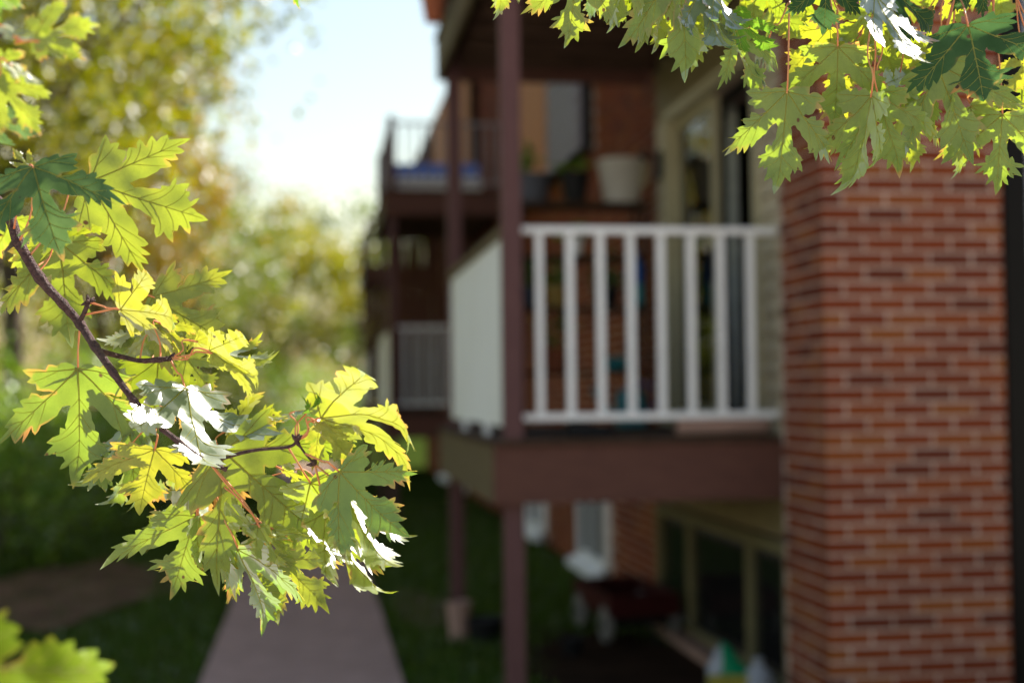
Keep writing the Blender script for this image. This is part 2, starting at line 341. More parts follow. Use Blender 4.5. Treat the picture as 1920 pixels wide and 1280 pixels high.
# basement window band below the deck
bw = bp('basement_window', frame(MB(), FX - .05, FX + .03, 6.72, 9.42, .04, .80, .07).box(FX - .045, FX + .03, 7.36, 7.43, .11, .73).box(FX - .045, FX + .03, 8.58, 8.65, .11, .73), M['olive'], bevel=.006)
for a, e in ((6.79, 7.36), (7.43, 8.58), (8.65, 9.35)):
    MB().box(FX - .012, FX + .028, a, e, .11, .73).build('pane', M['darkglass'], bw)
MB().box(FX - .16, FX - .052, 6.7, 9.5, -.02, .06).build('sill', M['concrete'], bw)
def win(y0, y1, z0, z1, x=FX):
    f = bp('window', frame(MB(), x - .03, x + .06, y0, y1, z0, z1, .055).box(x - .028, x + .05, (y0 + y1) / 2 - .02, (y0 + y1) / 2 + .02, z0 + .055, z1 - .055), M['white'])
    MB().box(x + .0, x + .02, y0 + .05, y1 - .05, z0 + .05, z1 - .05).build('pane', M['darkglass'], f)
    MB().hull8([(x - .12, y0 - .05, z0 - .09), (x - .03, y0 - .05, z0 - .09), (x - .12, y1 + .05, z0 - .09), (x - .03, y1 + .05, z0 - .09), (x - .12, y0 - .05, z0 - .03), (x - .03, y0 - .05, z0 - .003), (x - .12, y1 + .05, z0 - .03), (x - .03, y1 + .05, z0 - .003)]).build('sill', M['white'], f)
win(11.28, 12.42, .12, 1.05); win(14.45, 15.5, .12, 1.05); win(21.5, 22.7, .12, 1.05); win(24.2, 25.4, .12, 1.05)
win(21.4, 22.9, 1.9, 3.2)
OPEN = [(11.23, 12.47, .0, 1.1), (14.4, 15.55, .0, 1.1), (21.45, 22.75, .0, 1.1), (24.15, 25.45, 0, 1.1), (21.35, 22.95, 1.78, 3.25), (11.72, 13.34, 3.58, 6.5), (13.34, 15.82, 3.58, 6.5), (17.0, 19.9, 1.3, 3.5), (27.0, 29.8, 1.3, 3.5)]
jb = MB(); n2 = 0
for r in range(int((EAVE - .05) / PZ)):
    z = .034 + r * PZ; odd = r % 2
    for a, e in course(9.45, 29.9, odd):
        if any(e > y0 and a < y1 and z > z0 and z < z1 for y0, y1, z0, z1 in OPEN): continue
        if z < 1.25 and a < 14.4 and n2 < 285:
            o = brick_obj(bld, 'y', a - 6.7, e - 6.7, FX + .02 - FX, z); n2 += 1
        else: brick_join(jb, 'y', a, e, FX + .02, z)
tag(bp('brickwork', jb, M['brickj']), kind='stuff')
# upper bay: lilac siding, then orange upright boards
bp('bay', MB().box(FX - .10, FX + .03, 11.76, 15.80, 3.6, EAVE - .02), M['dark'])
z = 3.6
while z < EAVE - .15:
    board(11.74, 13.32, z, M['gsiding'], FX - .105, .15); z += .152
y = 13.36
while y < 15.78:
    bp('upright_board', MB().box(FX - .128, FX - .101, y, y + .19, 3.58, EAVE - .02), M['wood']); y += .20
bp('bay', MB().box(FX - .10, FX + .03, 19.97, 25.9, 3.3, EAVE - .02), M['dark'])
y = 20.0
while y < 25.7:
    bp('upright_board', MB().box(FX - .128, FX - .101, y, y + .235, 3.28, EAVE - .02), M['wood']); y += .245
for y0, y1 in ((17.0, 19.9), (27.0, 29.8)):
    d = bp('sliding_door', frame(MB(), FX - .03, FX + .04, y0 + .5, y1 - .4, 1.33, 3.4, .09).box(FX - .03, FX + .04, y0 + 1.6, y0 + 1.7, 1.42, 3.31), M['cream'])
    MB().box(FX + .0, FX + .025, y0 + .55, y1 - .45, 1.4, 3.35).build('pane', M['darkglass'], d)
    z = 1.3
    while z < 3.5:
        board(y0 + .02, y0 + .49, z, M['siding']); board(y1 - .39, y1 - .02, z, M['siding']); z += .102
# ------------------------------------------------------------------ balconies: two decks on shared posts
BX0, BX1, BL = .93, FX - .02, 2.85      # outer edge, wall, length along the building
def balcony(loc, label, upper_white):
    t = empty('balcony', label, 'balcony', loc, group='two deck timber balconies along the building')
    W = BX1 - BX0
    for px in (.0, .0):
        pass
    for i, (px, py) in enumerate(((.032, .028), (.03, BL - .10))):
        MB().box(px - .047, px + .047, py - .047, py + .047, .0, 4.88).build('post', M['post'], t, bevel=.006)
    for k, z0 in enumerate((1.02, 3.685)):
        z1 = z0 + .275
        MB().box(-.075, W, -.075, -.035, z0, z1).build('rim_board', M['rim'], t, bevel=.004)
        MB().box(-.075, -.035, -.033, BL - .047, z0 + .002, z1 - .002).build('side_rim_board', M['beige'], t, bevel=.004)
        MB().box(-.075, W, BL - .045, BL, z0, z1).build('rim_board', M['rim'], t)
        for j in range(6):
            y = .42 + j * .41
            MB().box(.042, W, y, y + .04, z0 + .02, z1 - .002).build('joist', M['deckw'], t)
        nb = 10; bw_ = (W + .10) / nb
        dm = MB().box(-bw_ / 2 + .004, bw_ / 2 - .004, -.095, BL + .02, 0, .028).mesh('deck_board', M['deckw'])
        for j in range(nb): obj('deck_board', dm, t, (-.09 + bw_ * (j + .5), 0, z1 + .002))
        dz = z1 + .03
        rb, rt = dz + .085, dz + (1.04 if k == 0 else .84)
        if k == 0 or upper_white:
            f = MB().box(.085, W, .062, .112, rt - .036, rt).build('railing', M['white'], t, bevel=.006); MB().box(.085, W, .068, .106, rb, rb + .036).build('bottom_rail', M['white'], f, bevel=.006)
            bm_ = MB().box(-.018, .018, -.016, .016, rb + .037, rt - .037).mesh('baluster', M['white'])
            x = .178
            while x < W - .02: obj('baluster', bm_, f, (x, .087, 0)); x += .153
        else:
            f = MB().box(.10, W, .06, .10, rt - .03, rt).build('railing', M['gsiding'], t); MB().box(.10, W, .065, .095, rb, rb + .03).build('bottom_rail', M['gsiding'], f)
            MB().box(.0, .04, .08, BL - .15, rt - .03, rt).build('side_rail', M['gsiding'], f); MB().box(.0, .04, .08, BL - .15, rb, rb + .03).build('side_rail', M['gsiding'], f)
            bm_ = MB().box(-.011, .011, -.011, .011, rb + .031, rt - .031).mesh('baluster', M['gsiding'])
            x = .19
            while x < W - .02: obj('baluster', bm_, f, (x, .08, 0)); x += .115
            y = .2
            while y < BL - .17: obj('baluster', bm_, f, (.02, y, 0)); y += .115
        if k == 0:
            MB().box(-.02, .04, .08, BL - .15, rt - .05, rt).build('side_rail', M['beige'], t, bevel=.006)
            p = MB().box(.0, .012, .08, BL - .15, dz + .06, rt - .052).build('side_panel', M['panel'], t)
            for y in (.8, 1.9): MB().box(-.01, .02, y, y + .07, dz, dz + .06).build('foot', M['white'], p)
    return t
def screen(t):
    bd = MB().box(-.06, .06, 0, .025, 1.36, 3.66).mesh('screen_board', M['rim'])
    for i in range(10): obj('screen_board', bd, t, (.16 + i * .128, BL - .2, 0))
balcony((BX0, 6.80, 0), 'nearest balcony with white balusters and white side panel beside the brick pier', False)
screen(balcony((BX0, 17.0, 0), 'middle balcony with blue seat on its upper deck, beyond the nearest one', False))
screen(balcony((BX0 + .12, 27.0, 0), 'farthest small dark balcony at the end of the path', False))
# ------------------------------------------------------------------ things on and about the balconies
DECK = 1.327
sh = empty('plant_stand', 'dark plant stand with shelves at the back of the nearest balcony', 'plant stand', (1.78, 9.30, DECK))
for x in (-.42, .40):
    for y in (-.14, .14): MB().box(x - .012, x + .012, y - .012, y + .012, 0, 1.47).build('leg', M['black'], sh)
SH = (.36, .78, 1.12, 1.47)
for z in SH: MB().box(-.45, .44, -.17, .17, z - .02, z).build('shelf', M['deckw'], sh)
def pot(name, label, r0, r1, h, loc, m, leaves=0, lm=None, lh=.2, cat='plant pot', group=None):
    t = empty(name, label, cat, loc, group=group)
    MB().lathe([(0, 0), (r0, 0), (r0 * .98 + r1 * .02, .002), (r1, h * .86), (r1 * 1.07, h * .87), (r1 * 1.07, h), (r1 * .95, h), (r1 * .9, h * .88), (0, h * .88)], 22).build('pot', m, t, smooth=False)
    if leaves:
        P, _ = clumps((0, 0, h + lh * .5), (r1 * 1.3, r1 * 1.3, lh * .6), max(3, leaves // 16), 16, .03, .2)
        obj('foliage', leafcloud(P, np.full(len(P), .055), lm or FOL['pot'], 'foliage', -.4), t)
    return t
T4 = DECK + 1.47
pot('plant_pot', 'large off white tapered pot on the top shelf of the plant stand', .115, .155, .30, (2.06, 9.29, T4), M['wpot'])
pot('plant_pot', 'slate grey pot with low green plant on the top shelf by the post', .085, .11, .20, (1.47, 9.30, T4), M['gpot'], 120, lh=.17)
pot('plant_pot', 'small black pot with sparse plant between two larger pots', .07, .10, .21, (1.745, 9.30, T4), M['black'], 50, lh=.10)
T3, T2, T1 = DECK + 1.12, DECK + .78, DECK + .36
pot('plant_pot', 'ochre pot with trailing green plant on the third shelf', .06, .085, .14, (1.60, 9.22, T2), M['ochre'], 90, lh=.2)
pot('plant_pot', 'dark green leafed pot plant at the left end of a lower shelf', .06, .085, .13, (1.42, 9.22, T2), M['gpot'], 120, FOL['dim'], lh=.16)
pot('plant_pot', 'small white pot under the top shelf', .045, .06, .12, (1.72, 9.22, T3), M['white'], 70, lh=.09)
pot('plant_pot', 'black pot with dark leaves beside the tall blue vase', .07, .09, .13, (1.93, 9.22, T2), M['black'], 120, FOL['dim'], lh=.2)
pot('plant_pot', 'terracotta pot with green plant on the lowest shelf', .07, .10, .15, (1.58, 9.22, T1), M['terra'], 130, lh=.2)
pot('plant_pot', 'teal bowl on the lowest shelf of the plant stand', .06, .11, .09, (1.98, 9.20, T1), M['teal'])
t = empty('vase', 'tall vase with blue glaze over a teal foot on the stand', 'vase', (2.12, 9.20, T2 - .0))
MB().lathe([(0, 0), (.05, 0), (.062, .05), (.06, .15)], 18).build('foot', M['teal'], t, smooth=True)
MB().lathe([(.06, .151), (.064, .22), (.05, .30), (.03, .34), (.036, .37), (0, .37)], 18).build('body', M['blue'], t, smooth=True)
t = empty('watering_can', 'blue watering can standing on the deck below the plant stand', 'watering can', (2.04, 9.02, DECK))
MB().lathe([(0, 0), (.10, 0), (.095, .2), (.06, .23), (0, .23)], 18).build('body', M['teal'], t); MB().tube([(-.09, 0, .06, .016), (-.2, 0, .17, .013), (-.25, 0, .25, .02)]).build('spout', M['teal'], t)
MB().tube([(.08, 0, .06, .009), (.17, 0, .14, .009), (.15, 0, .26, .009), (.0, 0, .29, .009), (-.04, 0, .22, .009)]).build('handle', M['blue'], t)
t = empty('wall_lantern', 'black wall lantern with pale glass beside the sliding door', 'lamp', (FX - .02, 9.25, 3.05))
MB().box(-.03, .0, -.05, .05, -.08, .1).build('back_plate', M['black'], t); MB().tube([(-.02, 0, .06, .01), (-.09, 0, .12, .01), (-.13, 0, .08, .01)]).build('arm', M['black'], t)
MB().lathe([(.025, -.14), (.055, .02), (.05, .03)], 6, cx=-.13).build('glass', M['cream'], t); MB().lathe([(.07, .03), (.02, .09), (0, .1)], 6, cx=-.13).build('cap', M['black'], t)
t = empty('rolled_mat', 'pale grey rolled mat lying along the deck edge by the pier', 'mat', (2.04, 6.93, DECK + .045))
MB().lathe([(0, -.24), (.03, -.24), (.045, -.235), (.043, 0), (.046, .2), (.03, .24), (0, .24)], 14, axis='x').build('roll', M['concrete'], t, smooth=True)
t = empty('shoe', 'dark garden shoe on the deck under the white railing', 'shoe', (1.36, 6.95, DECK))
MB().hull8([(-.13, -.045, 0), (.13, -.05, 0), (-.13, .045, 0), (.13, .05, 0), (-.11, -.035, .10), (.10, -.03, .05), (-.11, .035, .10), (.10, .03, .05)]).build('upper', M['black'], t, bevel=.02)
# wagon under the deck
t = empty('pull_wagon', 'dull red pull wagon with pale wheels under the nearest balcony', 'wagon', (1.98, 9.0, 0), rz=.08)
tr = MB().box(-.21, .21, -.42, .42, .17, .19).box(-.225, -.21, -.43, .43, .17, .31).box(.21, .225, -.43, .43, .17, .31).box(-.21, .21, -.43, -.415, .17, .31).box(-.21, .21, .415, .43, .17, .31).build('tray', M['red'], t, bevel=.006)
for x in (-.21, .21):
    for y in (-.30, .30):
        wv = MB().lathe([(0, -.025), (.10, -.025), (.115, -.015), (.115, .015), (.10, .025), (0, .025)], 20, cx=x, cy=y, cz=.115, axis='x').build('wheel', M['rubber'], t)
        MB().lathe([(0, -.034), (.03, -.034), (.03, .034), (0, .034)], 12, cx=x, cy=y, cz=.115, axis='x').build('hub', M['black'], wv)
for y in (-.30, .30): MB().box(-.19, .19, y - .012, y + .012, .10, .17).build('axle', M['black'], t)
MB().tube([(0, -.42, .15, .012), (-.02, -.62, .16, .011), (-.04, -.78, .06, .011)]).build('handle', M['black'], t)
# bag and jug by the basement window
t = empty('soil_bag', 'green plastic sack with white end and yellow foot beside basement window', 'bag', (2.06, 6.92, 0), rz=-.25)
def bagmesh(x0, x1, h0, h1, d, m, nm):
    b = MB(); N_ = 8
    prof = [(x0, h0), (x1, h1)]
    bm = bmesh.new(); g = []
    for i in range(9):
        u = i / 8; x = x0 + (x1 - x0) * u; h = h0 + (h1 - h0) * u + .008 * math.sin(9 * u + x * 40); row = []
        for k in range(12):
            a = 2 * math.pi * k / 12; z = (math.cos(a) * .5 + .5); row.append(bm.verts.new((x + .006 * math.sin(5 * a + i), d * math.sin(a) * (1.05 - z * .75), max(0.0, z * h))))
        g.append(row)
    for i in range(8):
        for k in range(12): bm.faces.new((g[i][k], g[i][(k + 1) % 12], g[i + 1][(k + 1) % 12], g[i + 1][k]))
    bm.faces.new(g[0][::-1]); bm.faces.new(g[-1])
    me = bpy.data.meshes.new(nm); bm.to_mesh(me); bm.free(); me.materials.append(m); me.polygons.foreach_set('use_smooth', [True] * len(me.polygons)); return me
obj('white_end', bagmesh(-.115, -.045, .19, .31, .085, M['bagw'], 'white_end'), t); obj('sack', bagmesh(-.044, .15, .315, .09, .09, M['bagg'], 'sack'), t)
MB().box(-.12, .15, -.115, -.085, .0, .155).build('yellow_fold', M['bagy'], t, bevel=.01)
t = empty('plastic_jug', 'milky white plastic jug standing against the wall by the pier', 'jug', (2.17, 6.83, 0))
MB().lathe([(0, 0), (.075, 0), (.08, .02), (.08, .13), (.05, .18), (.022, .20), (.022, .22), (0, .22)], 18).build('body', M['bagw'], t, smooth=True)
MB().lathe([(.026, .205), (.026, .235), (0, .235)], 12).build('cap', M['bagw'], t); MB().tube([(.0, -.06, .17, .011), (.0, -.10, .15, .011), (.0, -.085, .08, .011)]).build('handle', M['bagw'], t)
t = pot('bucket', 'pale narrow bucket at the foot of the rear balcony post', .06, .075, .24, (.91, 8.98, 0), M['concrete'], cat='bucket')
t = pot('plant_pot', 'dark squat pot on the grass beside the pale bucket', .09, .11, .15, (1.06, 8.86, 0), M['black'])
t = pot('plant_pot', 'small black nursery pot lying on the soil before the wagon', .05, .07, .11, (1.51, 8.3, 0), M['black'])
# terracotta pot hung outside the upper rail
t = empty('hanging_pot', 'terracotta pot hung from the rail of the upper balcony', 'hanging pot', (.74, 8.5, 3.79))
MB().lathe([(0, 0), (.052, 0), (.078, .16), (.088, .162), (.088, .21), (.076, .21), (.07, .17), (0, .17)], 20).build('pot', M['terra'], t)
for s_ in (-1, 1): MB().tube([(.0, s_ * .08, .19, .004), (.12, s_ * .02, .9, .004), (.25, 0, 1.24, .004)], 5).build('hanger', M['black'], t)
P, _ = clumps((0, 0, .27), (.12, .12, .1), 8, 14, .04, .2); obj('foliage', leafcloud(P, np.full(len(P), .06), FOL['dim'], 'foliage'), t)
# seat on the far upper deck
t = empty('garden_bench', 'white garden bench with blue cushion on the far upper balcony', 'bench', (1.50, 17.45, 3.99))
for x in (-.5, .5):
    for y in (-.2, .2): MB().box(x - .025, x + .025, y - .025, y + .025, 0, .17).build('leg', M['white'], t)
MB().box(-.55, .56, -.25, .25, .171, .20).build('seat', M['white'], t); MB().box(-.53, .54, -.24, .24, .201, .36).build('cushion', M['lblue'], t, bevel=.03)
MB().box(-.55, .56, -.30, -.27, .02, .17).build('front_board', M['white'], t)
# ------------------------------------------------------------------ trees and shrubs
def tree(name, label, x, y, h, cr, cz, fm, ncl, per, size, trunk=.16, group='trees left of the path', spread=.33, cat='tree'):
    t = empty(name, label, cat, (x, y, 0), group=group)
    P, C = clumps((0, 0, cz), cr, ncl, per, spread)
    P = P[P[:, 2] > .15]
    c = tag(obj('crown', leafcloud(P, np.full(len(P), size), fm, 'crown'), t), kind='stuff')
    ph = random.uniform(0, 6)
    lean = [(.12 * math.sin(ph + i), .12 * math.cos(ph * 2 + i), h * .78 * i / 6, trunk * (1 - i / 7.2)) for i in range(7)]
    MB().tube(lean, 9).build('trunk', M['bark'], t, smooth=True)
    lb = MB()
    for q in C[rng.permutation(len(C))[:min(16, len(C))]]:
        z0 = min(max(q[2] * .55, h * .15), h * .7); i = z0 / (h * .78) * 6; k = int(min(i, 5)); a = Vector(lean[k][:3]).lerp(Vector(lean[k + 1][:3]), i - k); mid = a.lerp(Vector(q), .5) + Vector((0, 0, .15))
        lb.tube([(*a, trunk * .35), (*mid, trunk * .2), (*q, trunk * .06)], 5, False)
    lb.build('limbs', M['bark'], t)
    return t
TR = [
 ('tree', 'olive gold tree whose crown reaches over the left side of the path', -3.15, 13.6, 8.5, (2.7, 2.5, 2.6), 5.6, 'olive', 225, 60, .11),
 ('tree', 'yellow tree at the far left edge, nearest of the row', -6.0, 11.5, 9.0, (2.2, 2.4, 3.0), 5.4, 'gold', 195, 60, .11),
 ('tree', 'tall gold crowned tree behind the olive one', -3.7, 18.0, 11.0, (2.7, 2.7, 3.6), 7.4, 'gold', 255, 60, .13),
 ('tree', 'rusty orange tree in the middle of the row', -3.0, 21.5, 7.6, (1.9, 2.2, 2.3), 5.0, 'rust', 120, 60, .12),
 ('tree', 'slim green tree with sky showing through, right of the rusty one', -2.4, 27.0, 7.0, (1.8, 1.9, 2.4), 4.2, 'green', 75, 60, .13),
 ('tree', 'broad yellow green tree at the back left', -8.5, 22.0, 12.5, (3.6, 3.6, 4.4), 7.5, 'olive', 255, 60, .16),
 ('tree', 'pale gold tree far down the path beside the last balcony', -1.2, 44.0, 8.2, (2.8, 2.6, 2.8), 4.8, 'gold', 75, 60, .19),
 ('tree', 'green tree at the far end of the path', 1.5, 47.0, 8.3, (2.8, 2.6, 3.2), 4.8, 'green', 85, 60, .19),
 ('tree', 'far olive tree between the rusty tree and the path end', -4.8, 38.0, 9.5, (3.0, 3.0, 3.6), 5.2, 'olive', 100, 60, .18),
]
for a in TR: tree(a[0], a[1], *a[2:7], FOL[a[7]], *a[8:])
def shrub(label, x, y, r, h, fm, n, size=.085):
    t = empty('shrub', label, 'shrub', (x, y, 0), group='shrubs along the left of the path')
    P, C = clumps((0, 0, h * .5), (r, r, h * .5), n, 50, .2, .3); P[:, 2] = np.abs(P[:, 2])
    tag(obj('foliage', leafcloud(P, np.full(len(P), size), fm, 'foliage', 0), t), kind='stuff')
    st = MB()
    for q in C[:9]: st.tube([(q[0] * .15, q[1] * .15, 0, .02), (q[0] * .6, q[1] * .6, abs(q[2]) * .6, .013), (q[0], q[1], abs(q[2]), .004)], 5, False)
    st.build('stems', M['bark'], t)
SHR = [
 ('green shrub at the foot of the olive gold tree, before the hedge', -3.0, 13.5, .95, 2.2, 'shrub', 50),
 ('low deep green shrub at the left edge behind the bare earth', -3.6, 14.6, 1.1, 1.5, 'dim', 45), ('bushy green shrub left of the bare earth patch', -4.6, 13.0, 1.2, 2.3, 'shrub', 55),
 ('rounded green shrub third along the left edge', -2.7, 17.0, 1.1, 2.0, 'shrub', 50), ('tall bright shrub beside the bend of the path', -1.9, 20.5, 1.1, 2.6, 'green', 55),
 ('loose yellowish shrub far along the path edge', -1.6, 24.5, 1.2, 2.8, 'olive', 50), ('dark shrub closing the far end of the path', -.6, 33.0, 1.6, 2.6, 'shrub', 60), ('tall green shrub before the end trees', -2.4, 31.0, 1.6, 3.6, 'green', 60),
 ('wide dark hedge like shrub far left', -6.5, 16.0, 1.7, 2.6, 'dim', 70), ('deep green shrub right of the path end near the far balcony', .7, 38.0, 1.5, 2.4, 'shrub', 50)]
for a in SHR: shrub(a[0], *a[1:5], FOL[a[5]], a[6])
# far wood closing the view: reads as one mass
P, _ = clumps((0, 0, 4.5), (45, 4, 4.0), 420, 60, .7, .1); P[:, 2] = np.abs(P[:, 2]); P += np.array((-14, 75, 0))
tag(obj('treeline', leafcloud(P, np.full(len(P), .34), FOL['olive'], 'treeline')), 'far line of olive trees beyond the houses', 'treeline', kind='stuff')
BRANCHES = {
 'L': [
  [(-0.5620,1.7431,1.9229,0.0088),(-0.4520,1.7098,1.8559,0.0082),(-0.3485,1.6681,1.7678,0.0066),(-0.3258,1.6564,1.7243,0.0062),(-0.3023,1.6546,1.6839,0.0058),(-0.2769,1.6521,1.6548,0.0052),(-0.2580,1.6502,1.6325,0.0050),(-0.2362,1.6128,1.6053,0.0045),(-0.2125,1.5801,1.5764,0.0040),(-0.1886,1.5678,1.5451,0.0037),(-0.1666,1.5605,1.5221,0.0034),(-0.1414,1.5577,1.5014,0.0031),(-0.1176,1.5601,1.4827,0.0029),(-0.0916,1.5670,1.4704,0.0025)],
  [(-0.2308,1.6071,1.6004,0.0035),(-0.2123,1.6350,1.5951,0.0029),(-0.1899,1.6270,1.5900,0.0027),(-0.1670,1.6187,1.5908,0.0034),(-0.1559,1.6120,1.5918,0.0016)],
  [(-0.2592,1.6503,1.6337,0.0032),(-0.2536,1.6442,1.6423,0.0026),(-0.2486,1.6381,1.6515,0.0028),(-0.2468,1.6377,1.6563,0.0015)],
  [(-0.1118,1.5898,1.4778,0.0025),(-0.0661,1.5677,1.4901,0.0019),(-0.0258,1.5467,1.4943,0.0017),(-0.0166,1.5401,1.5012,0.0016)],
  [(-0.1802,1.5822,1.5346,0.0023),(-0.1694,1.6414,1.5314,0.0018),(-0.1623,1.6403,1.5337,0.0018)],
  [(-0.1153,1.5902,1.4801,0.0025),(-0.1167,1.6262,1.4678,0.0024),(-0.1114,1.6157,1.4588,0.0024)],
  [(-0.0166,1.5401,1.5012,0.0013),(-0.0076,1.5343,1.4876,0.0012),(0.0024,1.5333,1.4762,0.0011)],
 ],
 'R': [
  [(1.1311,1.5520,2.2857,0.0118),(0.9483,1.5420,2.1569,0.0094),(0.8035,1.5251,2.0700,0.0082),(0.7214,1.5178,2.0341,0.0071),(0.6293,1.5112,2.0170,0.0060),(0.5343,1.5241,2.0300,0.0050),(0.4512,1.5354,2.0428,0.0043),(0.3584,1.5579,2.0590,0.0036),(0.2765,1.5792,2.0691,0.0030),(0.1682,1.5944,2.0703,0.0024),(0.0719,1.6084,2.0591,0.0019),(-0.0034,1.6195,2.0448,0.0015)],
  [(0.6293,1.5112,2.0170,0.0030),(0.6252,1.5026,1.9902,0.0024),(0.6220,1.4987,1.9722,0.0020)],
  [(0.5462,1.5225,2.0287,0.0030),(0.5401,1.5242,2.0059,0.0023),(0.5341,1.5257,1.9880,0.0020)],
  [(0.7334,1.5160,2.0370,0.0030),(0.7213,1.4987,2.0040,0.0022),(0.7230,1.4989,1.9908,0.0020)],
  [(0.4512,1.5354,2.0428,0.0030),(0.4480,1.5369,2.0129,0.0022),(0.4461,1.5379,1.9919,0.0018)],
 ],
 'A': [
  [(-0.3988,1.2746,1.9474,0.0053),(-0.3176,1.2653,1.8871,0.0038),(-0.2724,1.2598,1.8637,0.0027),(-0.2588,1.2580,1.8609,0.0019)],
  [(-0.3176,1.2653,1.8871,0.0030),(-0.2978,1.2943,1.8482,0.0023),(-0.2817,1.2929,1.8246,0.0019)],
 ],
 'B': [
  [(-0.3905,1.0202,1.4082,0.0036),(-0.3131,1.0101,1.3860,0.0024),(-0.2567,1.0025,1.3747,0.0015)],
 ],
}
